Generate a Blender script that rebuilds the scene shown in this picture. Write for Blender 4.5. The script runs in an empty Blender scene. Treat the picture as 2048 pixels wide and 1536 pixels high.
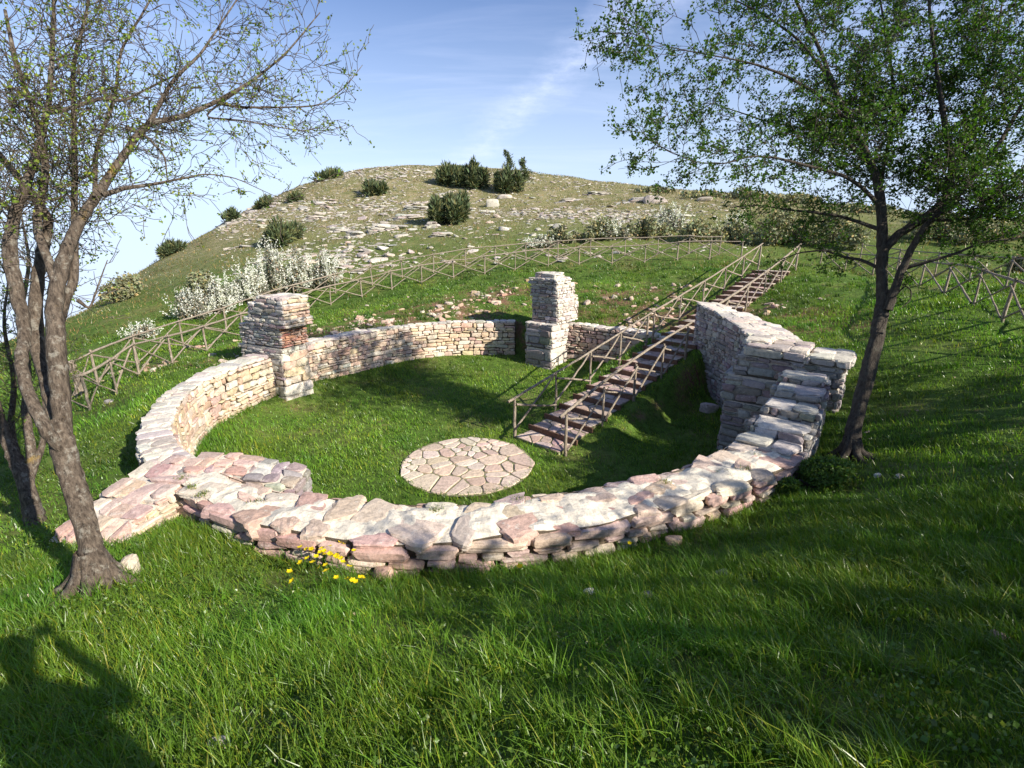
import bpy, math, random
import numpy as np
from mathutils import Vector, Matrix

R = math.radians
rng = np.random.default_rng(7)
random.seed(7)
S = bpy.context.scene
COL = S.collection

# ------------------------------------------------------------------ camera
CAMH = 4.8
PIT = R(17.0)
F = 1000.0
cd = bpy.data.cameras.new("camera")
cam = bpy.data.objects.new("camera", cd)
COL.objects.link(cam)
cam.location = (0, 0, CAMH)
cam.rotation_euler = (R(90) - PIT, 0, 0)
cd.sensor_width = 36.0
cd.lens = 36.0 * F / 2048.0
cd.clip_start = 0.05
cd.clip_end = 2000
S.camera = cam

# ------------------------------------------------------------------ light
SUN_AZ = 125.0      # degrees clockwise from the viewing direction (+Y)
SUN_EL = 29.5
saz, sel = R(SUN_AZ), R(SUN_EL)
SUN = Vector((math.sin(saz) * math.cos(sel), math.cos(saz) * math.cos(sel), math.sin(sel)))
ld = bpy.data.lights.new("sun", 'SUN')
ld.energy = 5.0
ld.angle = R(0.53)
ld.color = (1.0, 0.93, 0.81)
lo = bpy.data.objects.new("sun", ld)
COL.objects.link(lo)
lo.rotation_euler = SUN.to_track_quat('Z', 'Y').to_euler()
lo.location = (20, -15, 30)

W = bpy.data.worlds.new("World")
S.world = W
W.use_nodes = True
nt = W.node_tree
nt.nodes.clear()


def N(nt, t, **kw):
    n = nt.nodes.new(t)
    for k, v in kw.items():
        if k in n.inputs:
            n.inputs[k].default_value = v
        else:
            setattr(n, k, v)
    return n


def mathn(nt, op, a, b=None, clamp=False):
    n = nt.nodes.new('ShaderNodeMath')
    n.operation = op
    n.use_clamp = clamp
    for i, x in enumerate((a, b)):
        if x is None:
            continue
        if isinstance(x, (int, float)):
            n.inputs[i].default_value = x
        else:
            nt.links.new(x, n.inputs[i])
    return n.outputs[0]


def ramp(nt, fac, stops):
    n = nt.nodes.new('ShaderNodeValToRGB')
    cr = n.color_ramp
    while len(cr.elements) < len(stops):
        cr.elements.new(0.5)
    for e, (p, c) in zip(cr.elements, stops):
        e.position = p
        e.color = (c[0], c[1], c[2], 1) if hasattr(c, '__len__') else (c, c, c, 1)
    nt.links.new(fac, n.inputs[0])
    return n.outputs[0]


def mixc(nt, fac, a, b, blend='MIX'):
    n = nt.nodes.new('ShaderNodeMix')
    n.data_type = 'RGBA'
    n.blend_type = blend
    for sock, x in ((n.inputs[0], fac), (n.inputs[6], a), (n.inputs[7], b)):
        if isinstance(x, (int, float)):
            sock.default_value = x
        elif isinstance(x, tuple):
            sock.default_value = (*x, 1) if len(x) == 3 else x
        else:
            nt.links.new(x, sock)
    return n.outputs[2]


tc = N(nt, 'ShaderNodeTexCoord')
sep = N(nt, 'ShaderNodeSeparateXYZ')
nt.links.new(tc.outputs['Generated'], sep.inputs[0])
zc = mathn(nt, 'MAXIMUM', sep.outputs[2], 0.10)     # the air below the skyline stays as pale as the horizon
cmb = N(nt, 'ShaderNodeCombineXYZ')
nt.links.new(sep.outputs[0], cmb.inputs[0])
nt.links.new(sep.outputs[1], cmb.inputs[1])
nt.links.new(zc, cmb.inputs[2])
sky = N(nt, 'ShaderNodeTexSky')
sky.sky_type = 'NISHITA'
sky.sun_disc = False
sky.sun_elevation = sel
sky.sun_rotation = saz
sky.air_density = 1.0
sky.dust_density = 0.15
sky.ozone_density = 2.5
nt.links.new(cmb.outputs[0], sky.inputs[0])
# thin cirrus: direction projected on a high flat layer
zz = mathn(nt, 'ADD', zc, 0.12)
cx = mathn(nt, 'DIVIDE', sep.outputs[0], zz)
cy = mathn(nt, 'DIVIDE', sep.outputs[1], zz)
cv = N(nt, 'ShaderNodeCombineXYZ')
nt.links.new(cx, cv.inputs[0])
nt.links.new(cy, cv.inputs[1])
mp = N(nt, 'ShaderNodeMapping')
mp.inputs['Rotation'].default_value = (0, 0, R(35))
mp.inputs['Scale'].default_value = (0.42, 1.5, 1)
nt.links.new(cv.outputs[0], mp.inputs[0])
n1 = N(nt, 'ShaderNodeTexNoise', Scale=1.3, Detail=7.0, Roughness=0.62, Distortion=0.5)
nt.links.new(mp.outputs[0], n1.inputs['Vector'])
veil = ramp(nt, n1.outputs[0], [(0.45, 0.0), (0.80, 0.30)])
# one brighter feathered streak (an old contrail) across the layer
n2 = N(nt, 'ShaderNodeTexNoise', Scale=2.2, Detail=6.0, Roughness=0.65)
nt.links.new(cv.outputs[0], n2.inputs['Vector'])
wob = mathn(nt, 'MULTIPLY', mathn(nt, 'SUBTRACT', n2.outputs[0], 0.5), 0.40)
# line through (x,y)/(z+.12) points, a*cx + b*cy = c
LA, LB, LC = 0.93, 0.367, 1.16
ln = mathn(nt, 'SUBTRACT', mathn(nt, 'ADD', mathn(nt, 'MULTIPLY', cx, LA), mathn(nt, 'MULTIPLY', cy, LB)), LC)
ln = mathn(nt, 'ABSOLUTE', mathn(nt, 'ADD', ln, wob))
st = ramp(nt, ln, [(0.0, 0.42), (0.06, 0.28), (0.20, 0.0)])
n3 = N(nt, 'ShaderNodeTexNoise', Scale=7.0, Detail=6.0, Roughness=0.7)
nt.links.new(cv.outputs[0], n3.inputs['Vector'])
st = mixc(nt, 1.0, st, ramp(nt, n3.outputs[0], [(0.35, 0.25), (0.62, 1.0)]), 'MULTIPLY')
tot = mathn(nt, 'ADD', veil, st, clamp=True)
fin = mixc(nt, tot, sky.outputs[0], (8.2, 8.6, 9.4))
fin = mixc(nt, 1.0, fin, (0.93, 0.97, 1.18), 'MULTIPLY')
hzf = mathn(nt, 'SUBTRACT', 0.72, mathn(nt, 'MULTIPLY', sep.outputs[2], 1.9), clamp=True)
fin = mixc(nt, hzf, fin, (6.3, 7.3, 9.0))
bg = N(nt, 'ShaderNodeBackground', Strength=0.074)
nt.links.new(fin, bg.inputs[0])
wo = N(nt, 'ShaderNodeOutputWorld')
nt.links.new(bg.outputs[0], wo.inputs[0])

S.view_settings.view_transform = 'Standard'
S.view_settings.look = 'None'
S.view_settings.gamma = 1
S.view_settings.exposure = 0.90
S.cycles.max_bounces = 6
S.cycles.transparent_max_bounces = 4


# ------------------------------------------------------------------ pixel -> place
def ray(px, py):
    u = px - 1024.0
    v = 768.0 - py
    return np.array([u, F * math.cos(PIT) + v * math.sin(PIT), -F * math.sin(PIT) + v * math.cos(PIT)])


def Pz(px, py, z):
    d = ray(px, py)
    return np.array([0, 0, CAMH]) + d * ((z - CAMH) / d[2])


def PY(px, py, Y):
    d = ray(px, py)
    return np.array([0, 0, CAMH]) + d * (Y / d[1])


def PD(px, py, D):
    return np.array([0, 0, CAMH]) + ray(px, py) / F * D


# ------------------------------------------------------------------ helpers
def vnoise(x, y, seed=0, f=1.0):
    r = np.random.default_rng(seed)
    o = np.zeros_like(x, dtype=float)
    for k in range(6):
        a = r.uniform(0, 2 * np.pi)
        w = f * r.uniform(0.6, 1.7)
        p = r.uniform(0, 6.28)
        q = r.uniform(0, 6.28)
        o += np.sin(w * (x * np.cos(a) + y * np.sin(a)) + p + 1.3 * np.sin(0.7 * w * (y * np.cos(a) - x * np.sin(a)) + q))
    return o / 3.0


def tag(o, label=None, cat=None, group=None, kind=None):
    if label:
        o['label'] = label
    if cat:
        o['category'] = cat
    if group:
        o['group'] = group
    if kind:
        o['kind'] = kind
    return o


def empty(name, loc, label, cat, group=None):
    o = bpy.data.objects.new(name, None)
    COL.objects.link(o)
    o.location = [float(v) for v in loc]
    o.empty_display_size = 0.2
    return tag(o, label, cat, group)


def link(name, me, mat=None, parent=None, smooth=False):
    o = bpy.data.objects.new(name, me)
    COL.objects.link(o)
    if mat:
        me.materials.append(mat)
    if parent is not None:
        o.parent = parent
        o.matrix_parent_inverse = Matrix.Translation(-Vector(parent.location))
    return o


def npmesh(name, V, Fc, col=None, smooth=False):
    """V (n,3), Fc (m,k) -> mesh with optional per-vertex colour."""
    me = bpy.data.meshes.new(name)
    V = np.ascontiguousarray(V, dtype=np.float32)
    Fc = np.ascontiguousarray(Fc, dtype=np.int32)
    m, k = Fc.shape
    me.vertices.add(len(V))
    me.vertices.foreach_set('co', V.ravel())
    me.loops.add(m * k)
    me.loops.foreach_set('vertex_index', Fc.ravel())
    me.polygons.add(m)
    me.polygons.foreach_set('loop_start', np.arange(0, m * k, k, dtype=np.int32))
    if smooth:
        me.polygons.foreach_set('use_smooth', np.ones(m, dtype=bool))
    else:
        me.polygons.foreach_set('use_smooth', np.zeros(m, dtype=bool))
    me.update(calc_edges=True)
    if col is not None:
        a = me.color_attributes.new('Col', 'FLOAT_COLOR', 'POINT')
        c = np.ones((len(V), 4), dtype=np.float32)
        c[:, :3] = col
        a.data.foreach_set('color', c.ravel())
    return me


class Acc:
    """collects quads (tris as quads are not used) of vertex arrays"""
    def __init__(self):
        self.V, self.F, self.C, self.n = [], [], [], 0

    def add(self, V, Fc, C):
        V = np.asarray(V, float)
        self.V.append(V)
        self.F.append(np.asarray(Fc, int) + self.n)
        C = np.asarray(C, float)
        if C.ndim == 1:
            C = np.tile(C, (len(V), 1))
        self.C.append(C)
        self.n += len(V)

    def build(self, name, mat, parent=None, smooth=False):
        me = npmesh(name, np.concatenate(self.V), np.concatenate(self.F), np.concatenate(self.C), smooth)
        return link(name, me, mat, parent)


# rounded stone template
def cube_template(n):
    idx = {}
    V = []
    Q = []

    def vid(i, j, k):
        if (i, j, k) not in idx:
            idx[(i, j, k)] = len(V)
            V.append((2.0 * i / n - 1, 2.0 * j / n - 1, 2.0 * k / n - 1))
        return idx[(i, j, k)]
    for a in range(n):
        for b in range(n):
            Q.append([vid(0, a, b), vid(0, a, b + 1), vid(0, a + 1, b + 1), vid(0, a + 1, b)])
            Q.append([vid(n, a, b), vid(n, a + 1, b), vid(n, a + 1, b + 1), vid(n, a, b + 1)])
            Q.append([vid(a, 0, b), vid(a + 1, 0, b), vid(a + 1, 0, b + 1), vid(a, 0, b + 1)])
            Q.append([vid(a, n, b), vid(a, n, b + 1), vid(a + 1, n, b + 1), vid(a + 1, n, b)])
            Q.append([vid(a, b, 0), vid(a, b + 1, 0), vid(a + 1, b + 1, 0), vid(a + 1, b, 0)])
            Q.append([vid(a, b, n), vid(a + 1, b, n), vid(a + 1, b + 1, n), vid(a, b + 1, n)])
    return np.array(V), np.array(Q)


TV, TQ = cube_template(3)
TV8, TQ8 = cube_template(5)


def round_t(T, k):
    nn = (np.abs(T) ** k).sum(1) ** (1.0 / k)
    m = np.abs(T).max(1)
    return T * (m / nn)[:, None]


def stones(acc, C, A, Hf, col, k=6, jit=0.22, rough=0.05, hi=False):
    """C (n,3) centres, A (n,3,3) axes rows t,u,n; Hf (n,3) half sizes; col (n,3)"""
    T, Q = (TV8, TQ8) if hi else (TV, TQ)
    n = len(C)
    if n == 0:
        return
    Tr = round_t(T, k)
    m = len(T)
    w = np.ones((m, 8))
    corners = np.array([[a, b, c] for a in (-1, 1) for b in (-1, 1) for c in (-1, 1)])
    for i, c in enumerate(corners):
        w[:, i] = np.prod((1 + T * c) / 2, axis=1)
    J = rng.uniform(-jit, jit, (n, 8, 3))
    L = Tr[None] + np.einsum('mi,nic->nmc', w, J) + rng.normal(0, rough, (n, m, 3))
    L *= Hf[:, None, :]
    P = C[:, None, :] + np.einsum('nmc,ncd->nmd', L, A)
    Fc = (TQ if not hi else TQ8)[None] + (np.arange(n) * m)[:, None, None]
    cc = np.repeat(col[:, None, :], m, axis=1)
    acc.add(P.reshape(-1, 3), Fc.reshape(-1, 4), cc.reshape(-1, 3))


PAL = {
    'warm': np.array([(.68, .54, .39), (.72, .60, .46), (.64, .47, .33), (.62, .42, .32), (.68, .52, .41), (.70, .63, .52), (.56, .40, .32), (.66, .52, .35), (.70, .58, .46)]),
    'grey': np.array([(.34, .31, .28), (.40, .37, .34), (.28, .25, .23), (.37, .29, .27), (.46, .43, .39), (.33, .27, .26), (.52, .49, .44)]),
    'pink': np.array([(.62, .42, .35), (.56, .37, .31), (.64, .48, .39), (.68, .55, .43), (.55, .42, .36), (.70, .60, .47), (.58, .38, .32), (.50, .39, .34), (.66, .49, .38), (.60, .44, .36)]),
    'bank': np.array([(.50, .36, .27), (.56, .42, .32), (.46, .30, .22), (.60, .50, .40)]),
    'step': np.array([(.52, .38, .32), (.58, .45, .38), (.46, .33, .28), (.60, .50, .42)]),
    'hill': np.array([(.50, .46, .39), (.44, .40, .34), (.56, .52, .45), (.36, .33, .29), (.48, .40, .34)]),
    'red': np.array([(.48, .22, .15), (.52, .27, .19), (.44, .19, .14), (.56, .34, .25), (.58, .42, .32)]),
    'pave': np.array([(.66, .50, .40), (.70, .58, .46), (.60, .44, .36), (.72, .62, .50), (.64, .50, .38)]),
    'cap': np.array([(.66, .60, .51), (.62, .56, .48), (.70, .65, .56), (.58, .50, .44), (.52, .46, .42)]),
}


def pick(pal, n, v=0.10):
    p = PAL[pal] * .9
    c = p[rng.integers(0, len(p), n)]
    return np.clip(c * rng.uniform(1 - v * 1.6, 1 + v, (n, 1)) + rng.normal(0, .012, (n, 3)), 0.02, 0.85)


def face_stones(acc, fn, L, z0, z1, pal='warm', ch=(.07, .15), cl=(.14, .36), dep=.09, sun_gap=.014, proud=.03, base=0.0):
    """random coursed rubble on a face. fn(s,z)->(P,T,N) arrays; z1 callable(s)"""
    z = z0
    cs, As, hs = [], [], []
    zmax = max(z1(np.linspace(0, L, 20)))
    while z < zmax - .02:
        h = random.uniform(*ch)
        s = -random.uniform(0, cl[0])
        while s < L:
            l = random.uniform(*cl) * (1.25 if h > (ch[0] + ch[1]) / 2 else .85)
            a, b = max(s, 0), min(s + l, L)
            s += l
            if b - a < .05:
                continue
            m = (a + b) / 2
            top = float(z1(np.array([m]))[0])
            if z + h * .55 > top:
                continue
            hh = min(h, top - z)
            parts = [(z, hh)]
            if hh > .12 and random.random() < .28:
                q = random.uniform(.4, .6)
                parts = [(z, hh * q), (z + hh * q, hh * (1 - q))]
            for (zz_, hz) in parts:
                cs.append((m, zz_ + hz / 2 + random.uniform(-.012, .012)))
                hs.append(((b - a) / 2 - sun_gap * random.uniform(.4, 1.2), hz / 2 - sun_gap * random.uniform(.3, 1.0), dep / 2))
        z += h
    if not cs:
        return
    cs = np.array(cs)
    P, T, Nn = fn(cs[:, 0], cs[:, 1])
    U = np.cross(Nn, T)
    U = np.where((U[:, 2] < 0)[:, None], -U, U)
    n = len(cs)
    P = P + Nn * (proud - dep / 2 + rng.uniform(-.018, .018, (n, 1)))
    A = np.stack([T, U, Nn], 1)
    ang = rng.normal(0, .035, n)
    t2 = A[:, 0] * np.cos(ang)[:, None] + A[:, 1] * np.sin(ang)[:, None]
    u2 = -A[:, 0] * np.sin(ang)[:, None] + A[:, 1] * np.cos(ang)[:, None]
    A = np.stack([t2, u2, A[:, 2]], 1)
    stones(acc, P, A, np.array(hs), pick(pal, n), k=6, jit=.24, rough=.05)


# ------------------------------------------------------------------ materials
def base_mat(name):
    m = bpy.data.materials.new(name)
    m.use_nodes = True
    t = m.node_tree
    t.nodes.clear()
    out = t.nodes.new('ShaderNodeOutputMaterial')
    b = t.nodes.new('ShaderNodeBsdfPrincipled')
    t.links.new(b.outputs[0], out.inputs[0])
    b.inputs['Specular IOR Level'].default_value = .25
    return m, t, b, out


def attr(t):
    a = t.nodes.new('ShaderNodeAttribute')
    a.attribute_name = 'Col'
    return a.outputs['Color']


def objco(t):
    g = t.nodes.new('ShaderNodeNewGeometry')
    return g.outputs['Position']


def tnoise(t, scale, detail=5.0, rough=.6, vec=None):
    n = t.nodes.new('ShaderNodeTexNoise')
    n.inputs['Scale'].default_value = scale
    n.inputs['Detail'].default_value = detail
    n.inputs['Roughness'].default_value = rough
    t.links.new(vec if vec is not None else objco(t), n.inputs['Vector'])
    return n.outputs[0]


def bump(t, b, h, dist=.01, strength=1.0):
    n = t.nodes.new('ShaderNodeBump')
    n.inputs['Distance'].default_value = dist
    n.inputs['Strength'].default_value = strength
    t.links.new(h, n.inputs['Height'])
    t.links.new(n.outputs[0], b.inputs['Normal'])


def mat_stone(name, lich=.35, dark=.5):
    m, t, b, o = base_mat(name)
    c = attr(t)
    mot = ramp(t, tnoise(t, 14, 6, .7), [(.3, .62), (.5, 1.0), (.72, 1.22)])
    c = mixc(t, 1.0, c, mot, 'MULTIPLY')
    fine = ramp(t, tnoise(t, 70, 4, .7), [(.32, .7), (.55, 1.05)])
    c = mixc(t, .8, c, fine, 'MULTIPLY')
    # pale lichen blots and dark weather spots, each with a shape of its own
    li = ramp(t, tnoise(t, 9, 8, .75), [(.56, 0.0), (.64, lich)])
    c = mixc(t, li, c, (.64, .61, .54))
    dk = ramp(t, tnoise(t, 23, 6, .8), [(.60, 0.0), (.70, dark)])
    c = mixc(t, dk, c, (.10, .09, .075))
    t.links.new(c, b.inputs['Base Color'])
    b.inputs['Roughness'].default_value = .92
    h = mathn(t, 'ADD', tnoise(t, 18, 6, .65), mathn(t, 'MULTIPLY', tnoise(t, 90, 4, .7), .35))
    bump(t, b, h, .016, .9)
    return m


def mat_leafy(name, trans=.35, rough=.5, spec=.3, mul=1.0):
    m, t, b, o = base_mat(name)
    c = attr(t)
    if mul != 1.0:
        c = mixc(t, 1.0, c, (mul, mul, mul), 'MULTIPLY')
    t.links.new(c, b.inputs['Base Color'])
    b.inputs['Roughness'].default_value = rough
    b.inputs['Specular IOR Level'].default_value = spec
    tr = t.nodes.new('ShaderNodeBsdfTranslucent')
    c2 = mixc(t, 1.0, c, (1.15, 1.35, .55), 'MULTIPLY')
    t.links.new(c2, tr.inputs[0])
    mx = t.nodes.new('ShaderNodeMixShader')
    mx.inputs[0].default_value = trans
    t.links.new(b.outputs[0], mx.inputs[1])
    t.links.new(tr.outputs[0], mx.inputs[2])
    t.links.new(mx.outputs[0], o.inputs[0])
    return m


def mat_bark(name, c1, c2, lichen, lf=.5, yf=.0):
    m, t, b, o = base_mat(name)
    mp = t.nodes.new('ShaderNodeMapping')
    mp.inputs['Scale'].default_value = (1, 1, .22)
    t.links.new(objco(t), mp.inputs[0])
    nn = tnoise(t, 34, 7, .7, mp.outputs[0])
    c = ramp(t, nn, [(.35, c1), (.62, c2)])
    li = ramp(t, tnoise(t, 11, 8, .75), [(.53, 0.0), (.62, lf)])
    c = mixc(t, li, c, lichen)
    if yf:
        ye = ramp(t, tnoise(t, 3.1, 6, .7), [(.62, 0.0), (.68, yf)])
        c = mixc(t, ye, c, (.42, .27, .03))
    t.links.new(c, b.inputs['Base Color'])
    b.inputs['Roughness'].default_value = .95
    bump(t, b, mathn(t, 'ADD', nn, mathn(t, 'MULTIPLY', tnoise(t, 60, 5, .7), .4)), .03, 1.0)
    return m


M_STONE = mat_stone('limestone')
M_STONE2 = mat_stone('weathered_limestone', .5, .75)
M_PAVE = mat_stone('flagstone', .2, .25)
M_GRASS = mat_leafy('grass_blade', .38, .36, .45)
M_LEAF = mat_leafy('spring_leaf', .42, .5, .3)
M_NEEDLE = mat_leafy('evergreen', .12, .7, .15)
M_PETAL = mat_leafy('petal', .3, .6, .2)
M_BARK_L = mat_bark('grey_bark', (.03, .022, .017), (.16, .125, .095), (.34, .32, .27), .55, .3)
M_BARK_R = mat_bark('dark_bark', (.03, .024, .019), (.08, .066, .052), (.17, .17, .13), .3)
M_WOOD = mat_bark('weathered_pole', (.13, .10, .075), (.36, .30, .23), (.48, .44, .37), .45)

# ------------------------------------------------------------------ terrain
CX, CY = -.6, 12.4
TH_IN = np.radians([-220, -208, -190.9, -185.4, -169.8, -154.7, -145.8, -135.7, -122, -109.7, -103.2, -97.1, -87.7, -83.1, -75.5, -67.3, -56.5, -51.5, -43.9, -30, -14, 5, 20, 34.8, 51.9, 69.3, 81.4, 99.8, 115.6, 137.0, 140])
R_IN = np.array([6.3, 6.37, 6.3, 6.4, 6.72, 6.75, 6.8, 6.85, 6.82, 6.81, 6.71, 6.68, 6.64, 6.53, 6.48, 6.42, 6.4, 6.37, 6.45, 6.4, 6.25, 6.35, 6.6, 6.8, 6.83, 6.84, 6.75, 6.92, 6.8, 6.35, 6.3])
TH_OUT = np.radians([-220, -190, -177.6, -164.2, -146.1, -135.7, -120.9, -109.8, -99.2, -92.7, -86.4, -78.3, -71.4, -64.3, -54.3, -43.3, 0, 35, 140])
R_OUT = np.array([6.95, 7.05, 7.2, 7.2, 7.3, 7.4, 7.42, 7.56, 7.64, 7.62, 7.44, 7.38, 7.28, 7.2, 7.33, 7.44, 7.2, 7.45, 7.0])


def wrap(th):
    return np.mod(np.asarray(th, float) - R(140), 2 * np.pi) + R(140) - 2 * np.pi   # (-220,140]


def r_in(th):
    return np.interp(wrap(th), TH_IN, R_IN)


def r_out(th):
    return np.interp(wrap(th), TH_OUT, R_OUT)


ctl = []


def cpt(x, y, z):
    ctl.append((x, y, z))


for p in [(0, 0, 3.2), (1, 0, 3.2), (-2, 0, 3.0), (3, 0, 3.25), (0, -3, 4.0), (5, -3, 4.2), (-6, -3, 3.4), (0, 2.4, 2.22), (-2, 2.4, 2.05),
          (2, 2.4, 2.4), (-4.6, 1.5, 2.35), (5, 1.5, 3.0), (9, 1, 3.4), (14, 0, 4.0), (-10, 0, 2.0), (0, -12, 5.0), (20, -12, 6.0), (-20, -10, 2),
          (-3.96, 4.05, 1.55), (-7, 5, 1.0), (-9, 8, .7), (-6.9, 8.3, .85), (-6.2, 6.6, .95), (-5.4, 4.9, 1.15), (-8.4, 12.5, 1.1), (-8.0, 15.5, 1.2),
          (-3, 4.75, 1.16), (-1.5, 4.6, 1.08), (0, 4.75, 1.04), (1.5, 5.1, 1.04), (3, 5.7, 1.10), (4.6, 6.6, 1.22), (5.46, 7.4, 1.3), (7.1, 9.0, 1.55),
          (7.6, 12, 1.8), (5.3, 4.84, 1.95), (3, 3, 2.3), (8, 7, 2.0), (11.5, 11, 2.3), (9.5, 14, 2.1), (8, 16, 2.0),
          (-4.5, 19.2, 1.4), (-2, 20.2, 1.45), (1, 20, 1.45), (3.5, 19, 1.45), (5.6, 17.4, 1.45), (0, 22, 1.95), (0, 23.6, 2.35), (4, 23.0, 2.4), (-4, 21.5, 1.75),
          (12, 22, 3.2), (8.8, 18.6, 2.3), (14, 23.5, 3.3), (-30, 20, -1.5), (-40, 30, -3.0), (-22, 12, -.9), (-60, 20, -12), (-40, 5, -4), (-60, 50, -9),
          (40, 15, 5.2), (60, 25, 7.0), (30, 5, 4.6)]:
    cpt(*p)
FENCE_L = [(120, 848, 12.3), (180, 818, 12.5), (234, 785, 12.9), (280, 754, 13.6), (346, 731, 15.3), (415, 704, 17.2), (488, 676, 19.2), (560, 650, 21.2), (612, 628, 22.8),
           (662, 611, 24.2), (725, 596, 24.8), (784, 580, 25.2), (844, 567, 25.6), (907, 556, 26.0), (969, 549, 26.2), (1030, 542, 26.4), (1096, 533, 26.6),
           (1158, 530, 26.8), (1224, 527, 26.8), (1289, 525, 26.6), (1354, 522, 26.3), (1418, 520, 26.0), (1482, 519, 25.7)]
FENCE_R = [(2150, 712, 9.2), (2070, 670, 10.4), (2005, 637, 11.7), (1945, 612, 13.3), (1888, 590, 15.5), (1838, 574, 18.3), (1792, 562, 20.8), (1745, 552, 23), (1690, 543, 24.8), (1640, 536, 25.8)]
FL = [PD(*p) for p in FENCE_L]
FR = [PD(*p) for p in FENCE_R]
for p in FL + FR:
    cpt(*p)
CREST = [(0, 690, 26), (100, 650, 31), (190, 603, 37), (250, 562, 41), (312, 520, 45), (400, 475, 50), (500, 418, 57), (560, 388, 61), (640, 358, 66), (700, 342, 70),
         (800, 331, 74), (900, 331, 76), (960, 334, 76), (1050, 343, 74), (1150, 356, 70), (1250, 368, 66), (1350, 380, 61), (1450, 386, 57), (1573, 390, 53), (1738, 416, 46),
         (1900, 430, 40), (2048, 442, 36), (2300, 450, 34)]
for (px, py, D) in CREST:
    q = PD(px, py, D)
    cpt(*q)
    for f, dr in ((1.18, .9), (1.7, 7.0), (3.2, 34.0)):
        w = np.array([q[0] * f, q[1] * f, CAMH + (q[2] - CAMH) * f - dr])
        cpt(*w)
for (px, py, D) in [(900, 480, 33), (1100, 470, 33), (700, 520, 31), (1300, 470, 33), (560, 500, 36), (400, 560, 28), (900, 400, 52), (1100, 410, 50), (700, 420, 50), (1450, 450, 36)]:
    cpt(*PD(px, py, D))
ctl = np.array(ctl)
_cx, _cz = ctl[:, :2] / 10.0, ctl[:, 2]
_d = np.linalg.norm(_cx[:, None] - _cx[None], axis=2)
_n = len(_cx)
_A = np.zeros((_n + 3, _n + 3))
_A[:_n, :_n] = _d + np.eye(_n) * -.012
_A[:_n, _n] = 1
_A[:_n, _n + 1:] = _cx
_A[_n, :_n] = 1
_A[_n + 1:, :_n] = _cx.T
_sol = np.linalg.solve(_A, np.concatenate([_cz, np.zeros(3)]))


def rbf(x, y):
    sh = x.shape
    q = np.stack([x.ravel(), y.ravel()], 1) / 10.0
    out = np.empty(len(q))
    for i in range(0, len(q), 20000):
        s = q[i:i + 20000]
        d = np.linalg.norm(s[:, None] - _cx[None], axis=2)
        out[i:i + 20000] = d @ _sol[:_n] + _sol[_n] + s @ _sol[_n + 1:]
    return out.reshape(sh)


ST0 = np.array([.55, 10.78])
STD = np.array([.687, .727])
STD /= np.linalg.norm(STD)
STN = np.array([-STD[1], STD[0]])
NSTEP = 26
RUN, RISE = .612, .125


def sstep(a, b, x):
    t = np.clip((x - a) / (b - a), 0, 1)
    return t * t * (3 - 2 * t)


def ground(x, y):
    x = np.asarray(x, float)
    y = np.asarray(y, float)
    zo = rbf(x, y)
    dist = np.hypot(x, y)
    zo = zo + vnoise(x, y, 3, 2.1) * .035 * sstep(1, 4, dist) + vnoise(x, y, 5, .6) * .10 * sstep(24, 40, dist)
    dx, dy = x - CX, y - CY
    th = np.arctan2(dy, dx)
    r = np.hypot(dx, dy)
    ri = r_in(th)
    fl = .22 * sstep(-5, -7.2, x) + vnoise(x, y, 9, 1.5) * .03
    # floor banks up a little against the back wall
    fl = fl + .12 * sstep(5.0, 6.6, r) * sstep(11, 15, y)
    # earth bank below the stairs
    qx, qy = x - ST0[0], y - ST0[1]
    s = qx * STD[0] + qy * STD[1]
    w = qx * STN[0] + qy * STN[1]
    line = np.clip(s / RUN * RISE, 0, NSTEP * RISE)
    wR = 1 - sstep(.70, 1.25, -w)
    wL = 1 - sstep(.75, 2.3, w)
    bank = (line - .10) * np.where(w > 0, wL, wR) * (s > 0)
    fl = np.maximum(fl, bank)
    t = sstep(ri + .22, ri + .48, r)
    gap = np.exp(-((w + .0) / 1.0) ** 4) * (s > 3)       # no step in the ground where the stairs leave the ring
    t2 = sstep(ri - 1.0, ri + 1.5, r)
    t = t * (1 - gap) + t2 * gap
    z = fl * (1 - t) + zo * t
    kk = (1 - sstep(.86, 1.7, np.abs(w))) * (s > 0) * (1 - sstep(NSTEP * RUN - .3, NSTEP * RUN + .8, s))
    z = z * (1 - kk) + (line - .10) * kk
    return z


def G1(x, y):
    return float(ground(np.array([x]), np.array([y]))[0])


def axis_pts(a, b, fine, far, g=1.09):
    c = list(np.arange(a, b + 1e-6, fine))
    st, v = fine, b
    hi = []
    while v < far[1]:
        st *= g
        v += st
        hi.append(v)
    st, v = fine, a
    lo_ = []
    while v > far[0]:
        st *= g
        v -= st
        lo_.append(v)
    return np.array(lo_[::-1] + c + hi)


gx = axis_pts(-9.5, 10.5, .14, (-190, 190))
gy = axis_pts(0.6, 24.0, .14, (-60, 230))
GX, GY = np.meshgrid(gx, gy)
GZ = ground(GX, GY)
ny, nx = GX.shape
ii = np.arange(ny * nx).reshape(ny, nx)
Fq = np.stack([ii[:-1, :-1], ii[:-1, 1:], ii[1:, 1:], ii[1:, :-1]], -1).reshape(-1, 4)
gm = npmesh('ground', np.stack([GX, GY, GZ], -1).reshape(-1, 3), Fq, None, True)

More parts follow.
